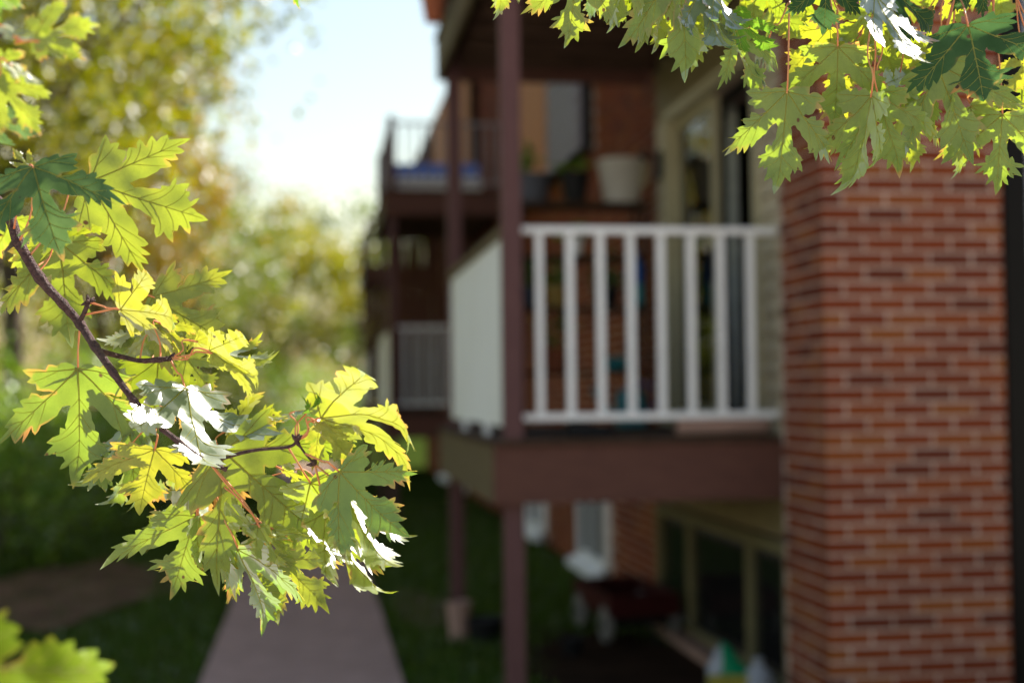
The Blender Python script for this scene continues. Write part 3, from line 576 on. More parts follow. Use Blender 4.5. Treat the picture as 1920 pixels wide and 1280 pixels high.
# base, tip, upper-side normal, width, colour, fold, curl, where the petiole starts
LEAVES = {
 'L': [
  ((-0.2842,1.5168,1.7888),(-0.2521,1.4865,1.6932),(-0.0906,-0.9576,0.2735),1.12,'G2',0.10,0.50,(-0.3258,1.6564,1.7243)),
  ((-0.2922,1.5482,1.7925),(-0.3111,1.5501,1.8118),(-0.2156,0.9280,-0.3040),0.80,'Y2',0.20,0.50,(-0.3323,1.6598,1.7367)),
  ((-0.2464,1.6428,1.7924),(-0.1215,1.6648,1.7543),(-0.1032,0.9697,0.2215),1.05,'Y1',0.12,0.40,(-0.3157,1.6556,1.7070)),
  ((-0.2853,1.6809,1.7271),(-0.2823,1.7199,1.6154),(-0.3772,0.8775,0.2961),1.15,'Y1',0.10,0.30,(-0.3056,1.6548,1.6897)),
  ((-0.2856,1.7111,1.7322),(-0.2337,1.7029,1.7565),(-0.0227,0.9318,0.3623),0.80,'Y1',0.15,0.40,(-0.3090,1.6551,1.6954)),
  ((-0.3597,1.7810,1.7633),(-0.3408,1.8124,1.6986),(0.0621,0.8908,0.4501),1.00,'Y1',0.15,0.40,(-0.3925,1.6860,1.8052)),
  ((-0.1775,1.6479,1.6629),(-0.0984,1.6687,1.6154),(-0.3060,0.9473,-0.0948),1.25,'Y2',0.12,0.40,(-0.2536,1.6442,1.6423)),
  ((-0.2101,1.6227,1.6469),(-0.1399,1.5825,1.6303),(0.5066,0.6489,0.5677),1.30,'Y2',0.20,0.50,(-0.2468,1.6377,1.6563)),
  ((-0.1770,1.6588,1.6369),(-0.2385,1.6684,1.6120),(0.3825,0.5701,-0.7271),1.20,'Y2',0.20,0.50,(-0.1899,1.6270,1.5900)),
  ((-0.1689,1.6377,1.6321),(-0.1414,1.6567,1.5955),(0.2276,0.7843,0.5771),1.00,'Y2',0.20,0.70,(-0.1670,1.6187,1.5908)),
  ((-0.1103,1.5650,1.5983),(-0.0502,1.5266,1.5626),(0.6560,0.5110,0.5554),1.00,'Y2',0.25,0.30,(-0.1559,1.6120,1.5918)),
  ((-0.1052,1.5643,1.5960),(-0.0351,1.5547,1.5883),(0.0167,0.6947,-0.7191),0.70,'Y2',0.20,0.30,(-0.1559,1.6120,1.5918)),
  ((-0.1274,1.6174,1.6107),(-0.0869,1.6124,1.5913),(0.3763,0.7029,0.6035),1.00,'Y2',0.20,0.50,(-0.1559,1.6120,1.5918)),
  ((-0.1773,1.7009,1.5917),(-0.1888,1.7335,1.5109),(-0.1978,0.8991,0.3906),1.35,'Y1',0.10,0.30,(-0.1899,1.6270,1.5900)),
  ((-0.1429,1.6758,1.5933),(-0.1128,1.6914,1.5514),(-0.3492,0.9322,0.0958),1.20,'Y1',0.10,0.30,(-0.1899,1.6270,1.5900)),
  ((-0.1387,1.6058,1.5585),(-0.1042,1.5370,1.4669),(-0.4877,0.6000,-0.6341),1.20,'G2',0.04,0.35,(-0.1559,1.6120,1.5918)),
  ((-0.2623,1.6627,1.5829),(-0.2692,1.7069,1.4574),(0.0616,0.9427,0.3280),1.12,'OL',-0.16,0.20,(-0.2580,1.6502,1.6325)),
  ((-0.2066,1.6777,1.5119),(-0.2610,1.6593,1.4429),(0.4459,0.7128,-0.5414),1.00,'OL',0.30,0.30,(-0.1694,1.6414,1.5314)),
  ((-0.1739,1.6283,1.4913),(-0.1930,1.6533,1.4214),(-0.0791,0.9317,0.3546),1.50,'Y2',0.06,0.30,(-0.1694,1.6414,1.5314)),
  ((-0.2104,1.6794,1.4777),(-0.2359,1.7109,1.4226),(0.8080,0.5878,-0.0395),1.00,'OL',0.30,0.80,(-0.1694,1.6414,1.5314)),
  ((-0.0962,1.5973,1.4889),(0.0043,1.6306,1.3921),(-0.2164,0.9701,0.1099),1.28,'Y1',0.06,0.30,(-0.1118,1.5898,1.4778)),
  ((-0.0935,1.6314,1.5114),(-0.0277,1.6436,1.5271),(-0.2640,0.8571,0.4424),0.90,'Y2',0.15,0.40,(-0.1167,1.6262,1.4678)),
  ((0.0095,1.5356,1.5254),(0.1072,1.4571,1.5015),(0.5250,0.4296,0.7347),1.00,'Y2',0.20,1.10,(-0.0166,1.5401,1.5012)),
  ((0.0072,1.5413,1.5168),(0.0423,1.5546,1.4770),(0.1621,0.8835,0.4394),1.15,'Y2',0.20,0.50,(-0.0166,1.5401,1.5012)),
  ((0.0061,1.5362,1.5215),(0.0421,1.5318,1.5029),(-0.2759,0.6673,-0.6918),0.80,'Y2',0.20,0.50,(-0.0166,1.5401,1.5012)),
  ((-0.0142,1.5386,1.5331),(0.0085,1.5194,1.5568),(0.5586,-0.2962,-0.7748),0.60,'G1',0.30,1.60,(-0.0166,1.5401,1.5012)),
  ((-0.0166,1.5492,1.5307),(-0.0450,1.5534,1.5241),(0.2632,0.4094,-0.8736),0.70,'Y2',0.20,0.30,(-0.0166,1.5401,1.5012)),
  ((0.0280,1.5148,1.4688),(0.0967,1.5349,1.3997),(-0.2804,0.9599,0.0002),1.12,'G1',0.10,0.25,(-0.0076,1.5343,1.4876)),
  ((-0.0023,1.5803,1.4536),(0.0476,1.6145,1.3543),(0.3065,0.8417,0.4446),1.00,'Y1',0.20,0.40,(-0.0258,1.5467,1.4943)),
  ((0.0365,1.5500,1.4403),(0.0866,1.5009,1.3613),(-0.4043,0.6392,-0.6542),0.85,'Y1',0.20,0.50,(0.0024,1.5333,1.4762)),
  ((0.0148,1.5638,1.4225),(0.0760,1.5107,1.3277),(-0.4250,0.6448,-0.6353),0.62,'Y1',0.25,0.40,(0.0024,1.5333,1.4762)),
  ((0.0026,1.6705,1.4541),(0.0146,1.7014,1.3868),(0.5694,0.7038,0.4248),0.80,'Y1',0.20,0.50,(-0.1167,1.6262,1.4678)),
  ((-0.0331,1.6246,1.4664),(0.0083,1.6202,1.4270),(0.6201,0.5127,0.5939),0.70,'Y2',0.20,0.30,(-0.1167,1.6262,1.4678)),
  ((-0.1296,1.6400,1.4147),(-0.1574,1.6741,1.3293),(0.1234,0.9351,0.3323),1.22,'OL',-0.22,0.20,(-0.1167,1.6262,1.4678)),
  ((-0.1273,1.6397,1.4147),(-0.0935,1.6595,1.3508),(-0.7864,0.5693,-0.2397),0.90,'OL',0.10,0.20,(-0.1167,1.6262,1.4678)),
  ((-0.1476,1.6921,1.4415),(-0.1960,1.7340,1.3812),(0.5799,0.8089,0.0968),0.95,'OL',0.15,0.40,(-0.1167,1.6262,1.4678)),
  ((-0.1133,1.6971,1.4504),(-0.1378,1.7295,1.4052),(0.3702,0.8383,0.4002),1.20,'OR',0.15,0.60,(-0.1167,1.6262,1.4678)),
  ((-0.1151,1.6873,1.4492),(-0.0961,1.7107,1.3977),(-0.3793,0.8870,0.2634),1.10,'OR',0.15,0.60,(-0.1167,1.6262,1.4678)),
  ((-0.0646,1.5806,1.4090),(-0.0980,1.5640,1.4388),(-0.6814,0.5901,-0.4331),0.90,'Y1',0.20,0.90,(-0.1118,1.5898,1.4778)),
  ((-0.0825,1.6144,1.3804),(-0.0518,1.6562,1.2855),(0.6504,0.5953,0.4718),1.00,'G1',0.30,0.20,(-0.1114,1.6157,1.4588)),
  ((-0.0840,1.6451,1.3771),(-0.0417,1.6807,1.2981),(0.0444,0.9016,0.4303),0.90,'Y1',0.25,0.40,(-0.1167,1.6262,1.4678)),
  ((-0.0577,1.5796,1.4083),(-0.0285,1.5517,1.3625),(-0.4394,0.6149,-0.6549),0.70,'Y1',0.20,0.40,(-0.1118,1.5898,1.4778)),
  ((-0.0445,1.5981,1.4034),(0.0035,1.5693,1.3945),(0.0724,0.4031,-0.9123),0.60,'Y1',0.20,0.40,(-0.1114,1.6157,1.4588)),
  ((-0.0391,1.6595,1.3635),(0.0161,1.6815,1.3031),(-0.1182,0.9629,0.2426),1.00,'Y1',0.12,0.40,(-0.1167,1.6262,1.4678)),
  ((-0.0321,1.7083,1.3835),(0.0221,1.7210,1.3664),(-0.1861,0.9731,0.1358),0.90,'Y1',0.12,0.40,(-0.1167,1.6262,1.4678)),
  ((-0.1625,1.6604,1.5365),(-0.1443,1.6754,1.5057),(0.3990,0.7108,0.5792),0.80,'OR',0.30,1.30,(-0.1694,1.6414,1.5314)),
  ((-0.4188,1.6354,1.7700),(-0.3755,1.6753,1.7132),(-0.2245,0.8695,0.4399),1.10,'Y1',0.12,0.30,(-0.3925,1.6860,1.8052)),
  ((-0.4962,1.7225,1.7505),(-0.4276,1.7624,1.7161),(-0.4233,0.8870,0.1842),1.10,'OL',0.12,0.30,(-0.4221,1.6979,1.8304)),
  ((-0.5129,1.6467,1.7664),(-0.5420,1.6984,1.6863),(-0.4370,0.6754,0.5941),1.10,'G1',0.12,0.30,(-0.4221,1.6979,1.8304)),
  ((-0.6224,1.8105,1.8847),(-0.6311,1.8524,1.8163),(-0.3143,0.7911,0.5248),1.10,'Y1',0.12,0.30,(-0.5461,1.7383,1.9133)),
  ((-0.4807,1.6493,1.7800),(-0.5729,1.7076,1.7520),(0.2135,0.6762,0.7051),1.10,'OL',0.12,0.30,(-0.4221,1.6979,1.8304)),
  ((-0.4594,1.7146,1.8917),(-0.5262,1.7713,1.8326),(0.3098,0.8363,0.4524),1.10,'G1',0.12,0.30,(-0.4832,1.7193,1.8749)),
  ((-0.6175,1.8685,1.9354),(-0.5842,1.9123,1.8688),(-0.1067,0.8544,0.5085),1.10,'Y1',0.12,0.30,(-0.5620,1.7431,1.9229)),
  ((-0.4400,1.7467,1.7815),(-0.3730,1.7804,1.7687),(-0.2923,0.7874,0.5427),1.10,'OL',0.12,0.30,(-0.3925,1.6860,1.8052)),
  ((-0.5623,1.8246,1.8226),(-0.6443,1.8815,1.7780),(0.3213,0.8265,0.4623),1.10,'G1',0.12,0.30,(-0.5461,1.7383,1.9133)),
 ],
 'R': [
  ((0.2162,1.5888,2.0394),(0.2149,1.6118,1.9797),(0.4617,0.8311,0.3100),0.70,'Y1',0.15,0.40,(0.2146,1.5879,2.0698)),
  ((0.2954,1.5578,2.0277),(0.2918,1.5898,1.9455),(0.4296,0.8480,0.3103),1.00,'Y1',0.12,0.40,(0.2882,1.5762,2.0677)),
  ((0.3162,1.5952,2.0321),(0.3241,1.6134,1.9816),(0.8126,0.4962,0.3057),0.80,'G2',0.15,0.40,(0.3234,1.5670,2.0633)),
  ((0.3489,1.5504,2.0259),(0.3416,1.5771,1.9593),(0.7902,0.5940,0.1512),0.90,'Y1',0.15,0.40,(0.3584,1.5579,2.0590)),
  ((0.3750,1.5469,2.0197),(0.3720,1.5779,1.9395),(0.6184,0.7406,0.2628),0.85,'Y1',0.20,0.40,(0.3983,1.5482,2.0521)),
  ((0.3905,1.5650,2.0194),(0.3987,1.5929,1.9424),(0.7955,0.5371,0.2805),0.80,'Y1',0.20,0.40,(0.3983,1.5482,2.0521)),
  ((0.4056,1.5222,2.0253),(0.4236,1.5557,1.9030),(0.4091,0.8629,0.2968),0.85,'OL',0.08,0.30,(0.3983,1.5482,2.0521)),
  ((0.4326,1.5591,2.0189),(0.4423,1.5865,1.9209),(0.7616,0.6004,0.2438),0.90,'Y1',0.12,0.40,(0.4380,1.5386,2.0451)),
  ((0.4270,1.5001,1.9956),(0.4413,1.4546,1.9038),(-0.3468,0.8180,-0.4589),0.62,'G2',0.25,0.50,(0.4461,1.5379,1.9919)),
  ((0.4357,1.4892,1.9822),(0.4628,1.4625,1.9323),(-0.2919,0.7674,-0.5708),0.70,'G2',0.25,0.50,(0.4461,1.5379,1.9919)),
  ((0.4721,1.5356,1.9539),(0.5097,1.5604,1.8855),(0.5043,0.6850,0.5257),0.75,'OL',0.15,0.30,(0.4461,1.5379,1.9919)),
  ((0.4633,1.5062,1.9640),(0.5176,1.5198,1.9272),(-0.3435,-0.5940,-0.7275),0.75,'G1',0.20,0.40,(0.4461,1.5379,1.9919)),
  ((0.5048,1.5489,2.0181),(0.5606,1.5682,1.9600),(0.2774,0.8007,0.5309),1.00,'Y1',0.15,0.40,(0.5224,1.5257,2.0318)),
  ((0.5049,1.5887,2.0361),(0.5060,1.6121,1.9734),(0.5281,0.7921,0.3060),1.10,'Y1',0.15,0.40,(0.4868,1.5305,2.0373)),
  ((0.5164,1.5499,1.9452),(0.5166,1.5685,1.8956),(-0.6303,0.7277,0.2704),0.60,'G2',0.20,0.40,(0.5341,1.5257,1.9880)),
  ((0.5245,1.5107,1.8807),(0.5245,1.5452,1.7772),(0.4822,0.8311,0.2771),0.98,'OL',-0.12,0.25,(0.5341,1.5257,1.9880)),
  ((0.5935,1.5585,1.9665),(0.5537,1.5854,1.9188),(0.4000,0.9000,0.1733),1.15,'Y2',0.10,0.30,(0.5886,1.5167,2.0226)),
  ((0.5842,1.5105,1.9323),(0.5874,1.5380,1.8482),(0.4453,0.8461,0.2931),1.15,'OL',0.10,0.25,(0.5750,1.5186,2.0244)),
  ((0.6201,1.5970,1.9149),(0.6304,1.6126,1.8637),(0.4878,0.8035,0.3412),0.90,'Y2',0.10,0.30,(0.6423,1.5122,2.0194)),
  ((0.5614,1.4810,2.0000),(0.5644,1.5017,1.9432),(-0.2043,-0.9159,-0.3454),1.10,'DG',0.10,0.30,(0.5750,1.5186,2.0244)),
  ((0.6333,1.5322,1.9804),(0.6019,1.5542,1.9472),(0.5822,0.8129,-0.0111),1.00,'Y1',0.15,0.30,(0.6252,1.5026,1.9902)),
  ((0.6372,1.5417,1.9818),(0.6318,1.5664,1.9182),(0.5300,0.8047,0.2676),1.05,'Y1',0.15,0.30,(0.6423,1.5122,2.0194)),
  ((0.6556,1.5700,1.9660),(0.6842,1.5863,1.9141),(0.4238,0.7709,0.4756),1.10,'Y1',0.15,0.30,(0.6554,1.5131,2.0218)),
  ((0.5977,1.4365,1.9709),(0.6286,1.3793,1.8800),(-0.2097,0.7937,-0.5710),0.62,'G2',0.05,0.40,(0.6220,1.4987,1.9722)),
  ((0.6170,1.4535,1.9849),(0.6908,1.4798,1.9398),(0.2663,-0.9561,-0.1220),0.75,'DG',0.15,0.30,(0.6252,1.5026,1.9902)),
  ((0.6871,1.4051,1.9323),(0.7143,1.4265,1.8556),(-0.3229,-0.8754,-0.3597),1.45,'DG',0.06,0.30,(0.7230,1.4989,1.9908)),
  ((0.6127,1.4885,1.8730),(0.5979,1.5216,1.7672),(0.8351,0.5473,0.0549),0.80,'OL',-0.20,0.25,(0.6220,1.4987,1.9722)),
  ((0.6242,1.4968,1.8761),(0.6618,1.5222,1.7955),(0.4926,0.7376,0.4618),1.00,'OL',0.10,0.30,(0.6220,1.4987,1.9722)),
  ((0.6405,1.5142,1.8922),(0.6950,1.5273,1.8742),(-0.2814,0.9460,-0.1609),1.00,'OL',0.12,0.40,(0.6220,1.4987,1.9722)),
  ((0.6758,1.5504,1.8716),(0.6990,1.5710,1.8070),(0.6137,0.6615,0.4311),0.85,'Y1',0.12,0.40,(0.6554,1.5131,2.0218)),
  ((0.6895,1.4864,1.9086),(0.7382,1.5136,1.8087),(0.2129,0.9117,0.3514),0.98,'OL',0.08,0.25,(0.7213,1.4987,2.0040)),
  ((0.6953,1.5056,1.9144),(0.6980,1.5293,1.8408),(0.7552,0.6151,0.2264),0.70,'OL',0.08,0.25,(0.7213,1.4987,2.0040)),
  ((0.7710,1.4971,1.8566),(0.7782,1.5277,1.7756),(0.5336,0.7743,0.3402),1.10,'OL',0.10,0.30,(0.7681,1.5220,2.0545)),
  ((0.7492,1.5299,1.8719),(0.8105,1.5439,1.8374),(0.1825,0.7537,0.6314),0.95,'Y1',0.10,0.30,(0.7799,1.5231,2.0597)),
  ((0.7238,1.5815,1.9402),(0.6806,1.6082,1.9174),(0.4967,0.8651,0.0703),1.10,'Y2',0.10,0.30,(0.7330,1.5189,2.0392)),
  ((0.7200,1.6010,1.9756),(0.7079,1.6250,1.9232),(0.5619,0.7932,0.2349),1.10,'Y1',0.10,0.30,(0.7330,1.5189,2.0392)),
  ((0.8141,1.5087,1.9269),(0.7960,1.5290,1.8882),(0.6018,0.7873,0.1343),1.00,'Y2',0.10,0.30,(0.7917,1.5241,2.0648)),
  ((0.8239,1.5288,1.8916),(0.7965,1.5459,1.8760),(0.5202,0.8537,0.0258),1.10,'Y1',0.10,0.30,(0.8035,1.5251,2.0700)),
  ((0.8308,1.5483,1.8833),(0.8376,1.5701,1.8249),(0.7280,0.6105,0.3118),1.00,'OL',0.10,0.30,(0.8035,1.5251,2.0700)),
  ((0.7446,1.4750,2.0098),(0.7111,1.5009,1.9731),(-0.5763,-0.8156,-0.0507),1.00,'DG',0.10,0.30,(0.7214,1.5178,2.0341)),
  ((0.7355,1.5765,2.0332),(0.7688,1.5931,1.9847),(0.4143,0.7349,0.5369),1.20,'Y1',0.10,0.30,(0.7330,1.5189,2.0392)),
  ((0.8138,1.5853,2.0446),(0.8292,1.6050,1.9894),(0.5528,0.7231,0.4141),1.30,'Y1',0.10,0.30,(0.8239,1.5276,2.0822)),
  ((0.7148,1.6192,2.0516),(0.7322,1.6382,1.9988),(0.4960,0.7515,0.4350),1.20,'Y1',0.10,0.30,(0.7447,1.5199,2.0443)),
  ((0.5801,1.6188,2.0280),(0.6058,1.6376,1.9758),(0.5341,0.6768,0.5067),1.10,'Y1',0.10,0.30,(0.5614,1.5204,2.0263)),
  ((0.5679,1.6400,2.0467),(0.5564,1.6690,1.9827),(0.6257,0.7468,0.2255),1.10,'Y1',0.10,0.30,(0.5343,1.5241,2.0300)),
  ((0.7443,1.5616,1.8531),(0.7587,1.5804,1.8002),(0.9259,0.1988,0.3211),0.80,'OL',0.10,0.30,(0.7330,1.5189,2.0392)),
  ((-0.0128,1.6808,2.0632),(-0.0158,1.7032,2.0104),(-0.6404,-0.7196,-0.2682),0.70,'G1',0.20,0.30,(0.0181,1.6164,2.0489)),
  ((1.3701,1.6437,2.2538),(1.3219,1.6885,2.2447),(0.5688,0.6998,0.4321),1.10,'Y1',0.12,0.30,(1.1311,1.5520,2.2857)),  # from here on, unseen leaves above the bough, added to shade it
  ((1.3350,1.7623,2.4066),(1.2811,1.8216,2.3704),(0.5545,0.7381,0.3843),1.10,'OL',0.12,0.30,(1.1311,1.5520,2.2857)),
  ((1.0232,1.8398,2.2249),(0.9544,1.9011,2.2152),(0.6698,0.7342,-0.1115),1.10,'G1',0.12,0.30,(1.0781,1.5493,2.2483)),
  ((0.7509,1.7550,2.2401),(0.7155,1.8250,2.1615),(0.0901,0.7636,0.6394),1.10,'Y1',0.12,0.30,(0.8239,1.5276,2.0822)),
  ((0.9484,1.6002,2.2231),(0.9801,1.6546,2.1334),(0.1554,0.8192,0.5521),1.10,'OL',0.12,0.30,(0.9998,1.5450,2.1931)),
  ((0.9487,1.5689,2.1696),(0.8891,1.6255,2.1504),(0.6992,0.7105,-0.0791),1.10,'G1',0.12,0.30,(0.9740,1.5435,2.1750)),
  ((1.0177,1.7290,2.2211),(1.0484,1.7716,2.1495),(0.6172,0.5311,0.5805),1.10,'Y1',0.12,0.30,(1.0519,1.5479,2.2298)),
  ((0.6894,1.5850,2.2148),(0.7345,1.6207,2.1590),(0.5446,0.4344,0.7175),1.10,'OL',0.12,0.30,(0.8035,1.5251,2.0700)),
  ((1.4103,1.7592,2.3422),(1.3894,1.8035,2.2906),(0.6323,0.6953,0.3415),1.10,'G1',0.12,0.30,(1.1311,1.5520,2.2857)),
  ((1.3702,1.7864,2.3862),(1.4355,1.8264,2.3126),(0.3065,0.6952,0.6502),1.10,'Y1',0.12,0.30,(1.1311,1.5520,2.2857)),
  ((0.9399,1.5891,2.0881),(0.8879,1.6422,2.0607),(0.7055,0.7078,0.0362),1.10,'OL',0.12,0.30,(0.9063,1.5373,2.1317)),
  ((0.6286,1.5977,2.2359),(0.5603,1.6642,2.2012),(0.2107,0.6132,0.7613),1.10,'G1',0.12,0.30,(0.5750,1.5186,2.0244)),
 ],
 'A': [
  ((-0.2362,1.2550,1.8565),(-0.1838,1.2644,1.8754),(-0.3105,0.8422,0.4408),0.90,'Y1',0.10,0.30,(-0.2588,1.2580,1.8609)),
  ((-0.2317,1.2544,1.8551),(-0.1974,1.2608,1.8529),(-0.0904,0.7219,0.6861),0.70,'Y1',0.10,0.30,(-0.2588,1.2580,1.8609)),
  ((-0.2568,1.2374,1.8630),(-0.2260,1.2242,1.8490),(-0.1461,0.5359,-0.8316),0.70,'Y1',0.10,0.30,(-0.2853,1.2614,1.8704)),
  ((-0.2792,1.2918,1.8457),(-0.2447,1.2997,1.8317),(-0.0736,0.9343,0.3487),1.00,'Y1',0.10,0.30,(-0.2978,1.2943,1.8482)),
  ((-0.2769,1.3020,1.8315),(-0.2398,1.3174,1.7877),(0.0872,0.9146,0.3948),0.90,'Y1',0.10,0.30,(-0.2817,1.2929,1.8246)),
  ((-0.2586,1.2789,1.8408),(-0.2291,1.2609,1.8163),(-0.3349,0.5203,-0.7856),0.60,'Y1',0.10,0.30,(-0.2817,1.2929,1.8246)),
  ((-0.3003,1.3466,1.8089),(-0.2462,1.3671,1.7935),(0.0624,-0.6999,-0.7115),0.70,'G2',0.15,0.30,(-0.2978,1.2943,1.8482)),
  ((-0.3002,1.3461,1.8211),(-0.2721,1.3571,1.8115),(0.0321,-0.7018,-0.7116),0.80,'G2',0.15,0.30,(-0.2978,1.2943,1.8482)),
  ((-0.2812,1.2597,1.9004),(-0.2465,1.2727,1.8912),(-0.0392,0.6473,0.7612),1.00,'G1',0.15,0.30,(-0.2917,1.2622,1.8737)),
  ((-0.2950,1.2815,1.9109),(-0.2773,1.3025,1.8701),(-0.0145,0.8913,0.4531),1.00,'G1',0.15,0.30,(-0.2982,1.2630,1.8771)),
 ],
 'B': [
  ((-0.2461,1.0012,1.3711),(-0.1502,1.0291,1.2649),(0.4082,-0.9034,0.1314),0.90,'Y1',0.06,0.30,(-0.2567,1.0025,1.3747)),
 ],
}
# ------------------------------------------------------------------ maple boughs
def leaf_material():
    Mt = bpy.data.materials.new('silver maple leaf'); Mt.use_nodes = True; t = Mt.node_tree; N = t.nodes; Lk = t.links
    N.remove(N['Principled BSDF']); out = N['Material Output']
    def mix(kind, fac, a, b):
        q = N.new('ShaderNodeMix'); q.data_type = 'RGBA'; q.blend_type = kind
        for s_, val in ((0, fac), (6, a), (7, b)):
            if isinstance(val, bpy.types.NodeSocket): Lk.new(val, q.inputs[s_])
            else: q.inputs[s_].default_value = val
        return q.outputs[2]
    oi = N.new('ShaderNodeObjectInfo'); g = N.new('ShaderNodeNewGeometry'); uv = N.new('ShaderNodeUVMap')
    at = N.new('ShaderNodeAttribute'); at.attribute_name = 'rim'
    add = N.new('ShaderNodeVectorMath'); cm = N.new('ShaderNodeCombineXYZ'); ml = N.new('ShaderNodeMath'); ml.operation = 'MULTIPLY'; ml.inputs[1].default_value = 40
    Lk.new(oi.outputs['Random'], ml.inputs[0]); Lk.new(ml.outputs[0], cm.inputs[0]); Lk.new(ml.outputs[0], cm.inputs[1]); Lk.new(uv.outputs[0], add.inputs[0]); Lk.new(cm.outputs[0], add.inputs[1])
    nz = N.new('ShaderNodeTexNoise'); nz.inputs['Scale'].default_value = 4; nz.inputs['Detail'].default_value = 5; Lk.new(add.outputs[0], nz.inputs['Vector'])
    fine = N.new('ShaderNodeTexVoronoi'); fine.feature = 'DISTANCE_TO_EDGE'; fine.inputs['Scale'].default_value = 26; Lk.new(add.outputs[0], fine.inputs['Vector'])
    def ramp(x, p0, p1, c0=(0, 0, 0, 1), c1=(1, 1, 1, 1)):
        r = N.new('ShaderNodeValToRGB'); e = r.color_ramp.elements; e[0].position = p0; e[1].position = p1; e[0].color = c0; e[1].color = c1; Lk.new(x, r.inputs[0]); return r.outputs[0]
    mott = ramp(nz.outputs[0], .3, .7, (.72, .78, .7, 1), (1.12, 1.08, 1.1, 1))
    net = ramp(fine.outputs['Distance'], .0, .06, (.90, .91, .88, 1), (1, 1, 1, 1))
    spots = N.new('ShaderNodeTexVoronoi'); spots.inputs['Scale'].default_value = 3.0; Lk.new(add.outputs[0], spots.inputs['Vector'])
    sp = ramp(spots.outputs['Distance'], .06, .09, (1, 1, 1, 1), (0, 0, 0, 1))
    tint = mix('MULTIPLY', 1.0, oi.outputs['Color'], mott); tint = mix('MULTIPLY', 1.0, tint, net)
    rimf = ramp(at.outputs['Fac'], .55, 1.0)
    rn = N.new('ShaderNodeTexNoise'); rn.inputs['Scale'].default_value = 2.0; Lk.new(add.outputs[0], rn.inputs['Vector']); rs = ramp(rn.outputs[0], .52, .72)
    rm = N.new('ShaderNodeMath'); rm.operation = 'MULTIPLY'; Lk.new(rimf, rm.inputs[0]); Lk.new(rs, rm.inputs[1])
    tint = mix('MIX', rm.outputs[0], tint, (.75, .30, .06, 1)); tint = mix('MIX', sp, tint, (.06, .03, .015, 1))
    # upper side green and waxy, under side silvery
    top = mix('MULTIPLY', 1.0, tint, (.28, .38, .7, 1))
    und = mix('MIX', .46, mix('MULTIPLY', 1.0, tint, (.30, .34, .6, 1)), (.155, .172, .115, 1)); und = mix('MULTIPLY', 1.0, und, net); und = mix('MIX', sp, und, (.08, .045, .02, 1))
    refl = mix('MIX', g.outputs['Backfacing'], top, und)
    d = N.new('ShaderNodeBsdfDiffuse'); Lk.new(refl, d.inputs[0])
    tr = N.new('ShaderNodeBsdfTranslucent'); tt = mix('MULTIPLY', 1.0, tint, (TR_K, TR_K, TR_K, 1)); Lk.new(tt, tr.inputs[0])
    ad = N.new('ShaderNodeAddShader'); Lk.new(d.outputs[0], ad.inputs[0]); Lk.new(tr.outputs[0], ad.inputs[1])
    gl = N.new('ShaderNodeBsdfGlossy'); gl.inputs['Roughness'].default_value = .48; fr = N.new('ShaderNodeFresnel'); fr.inputs[0].default_value = 1.42
    fm = N.new('ShaderNodeMath'); fm.operation = 'MULTIPLY'; fm.inputs[1].default_value = .26; Lk.new(fr.outputs[0], fm.inputs[0])
    mx = N.new('ShaderNodeMixShader'); Lk.new(fm.outputs[0], mx.inputs[0]); Lk.new(ad.outputs[0], mx.inputs[1]); Lk.new(gl.outputs[0], mx.inputs[2])
    bp_ = N.new('ShaderNodeBump'); bp_.inputs['Strength'].default_value = .35; bp_.inputs['Distance'].default_value = .002; Lk.new(nz.outputs[0], bp_.inputs['Height'])
    for q in (d, gl): Lk.new(bp_.outputs[0], q.inputs['Normal'])
    Lk.new(mx.outputs[0], out.inputs[0]); return Mt
TR_K = .62
ML = leaf_material()
MV = bpy.data.materials.new('leaf vein'); MV.use_nodes = True
_t = MV.node_tree; _p = _t.nodes['Principled BSDF']; _p.inputs['Base Color'].default_value = (.30, .31, .08, 1); _p.inputs['Roughness'].default_value = .6
_tr = _t.nodes.new('ShaderNodeBsdfTranslucent'); _tr.inputs[0].default_value = (.66, .62, .10, 1); _mx = _t.nodes.new('ShaderNodeMixShader'); _mx.inputs[0].default_value = .66
_t.links.new(_p.outputs[0], _mx.inputs[1]); _t.links.new(_tr.outputs[0], _mx.inputs[2]); _t.links.new(_mx.outputs[0], _t.nodes['Material Output'].inputs[0])
MP = mat('red leaf stalk', (.62, .20, .09), .45, (.50, .26, .12), 60)
MT = mat('purplish maple twig', (0.110, 0.066, 0.061), .55, (0.055, 0.030, 0.030), 180, .7, 400)
HALF = [(.0, .0), (.05, -.035), (.12, -.05), (.20, -.045), (.29, -.055), (.33, -.01), (.42, -.01), (.52, .03), (.46, .07), (.50, .135), (.43, .145), (.42, .20), (.31, .20), (.26, .225), (.36, .247), (.47, .235), (.50, .275), (.585, .285), (.575, .345), (.665, .385), (.64, .43), (.735, .50), (.70, .53), (.765, .655),
        (.665, .605), (.635, .665), (.57, .60), (.545, .645), (.49, .565), (.44, .60), (.385, .515), (.29, .455), (.215, .39), (.165, .35), (.13, .335), (.105, .37), (.118, .47), (.155, .555), (.205, .575), (.225, .63), (.325, .675), (.265, .70), (.315, .785), (.23, .765), (.215, .805), (.165, .80), (.15, .845), (.175, .91), (.095, .88), (.06, .925), (.0, 1.03)]
HALF = [HALF[0]] + [(max(0, HALF[i][0] + .24 * (HALF[i][0] - (HALF[i - 1][0] + HALF[i + 1][0]) / 2)), HALF[i][1] + .24 * (HALF[i][1] - (HALF[i - 1][1] + HALF[i + 1][1]) / 2)) for i in range(1, len(HALF) - 1)] + [(0, 1.05)]
VEINS = [[(0, 0), (0, .5), (0, 1.0)], [(0, 0), (.30, .27), (.75, .64)], [(0, 0), (-.30, .27), (-.75, .64)], [(0, 0), (.24, .02), (.50, .03)], [(0, 0), (-.24, .02), (-.50, .03)]]
SEC = []
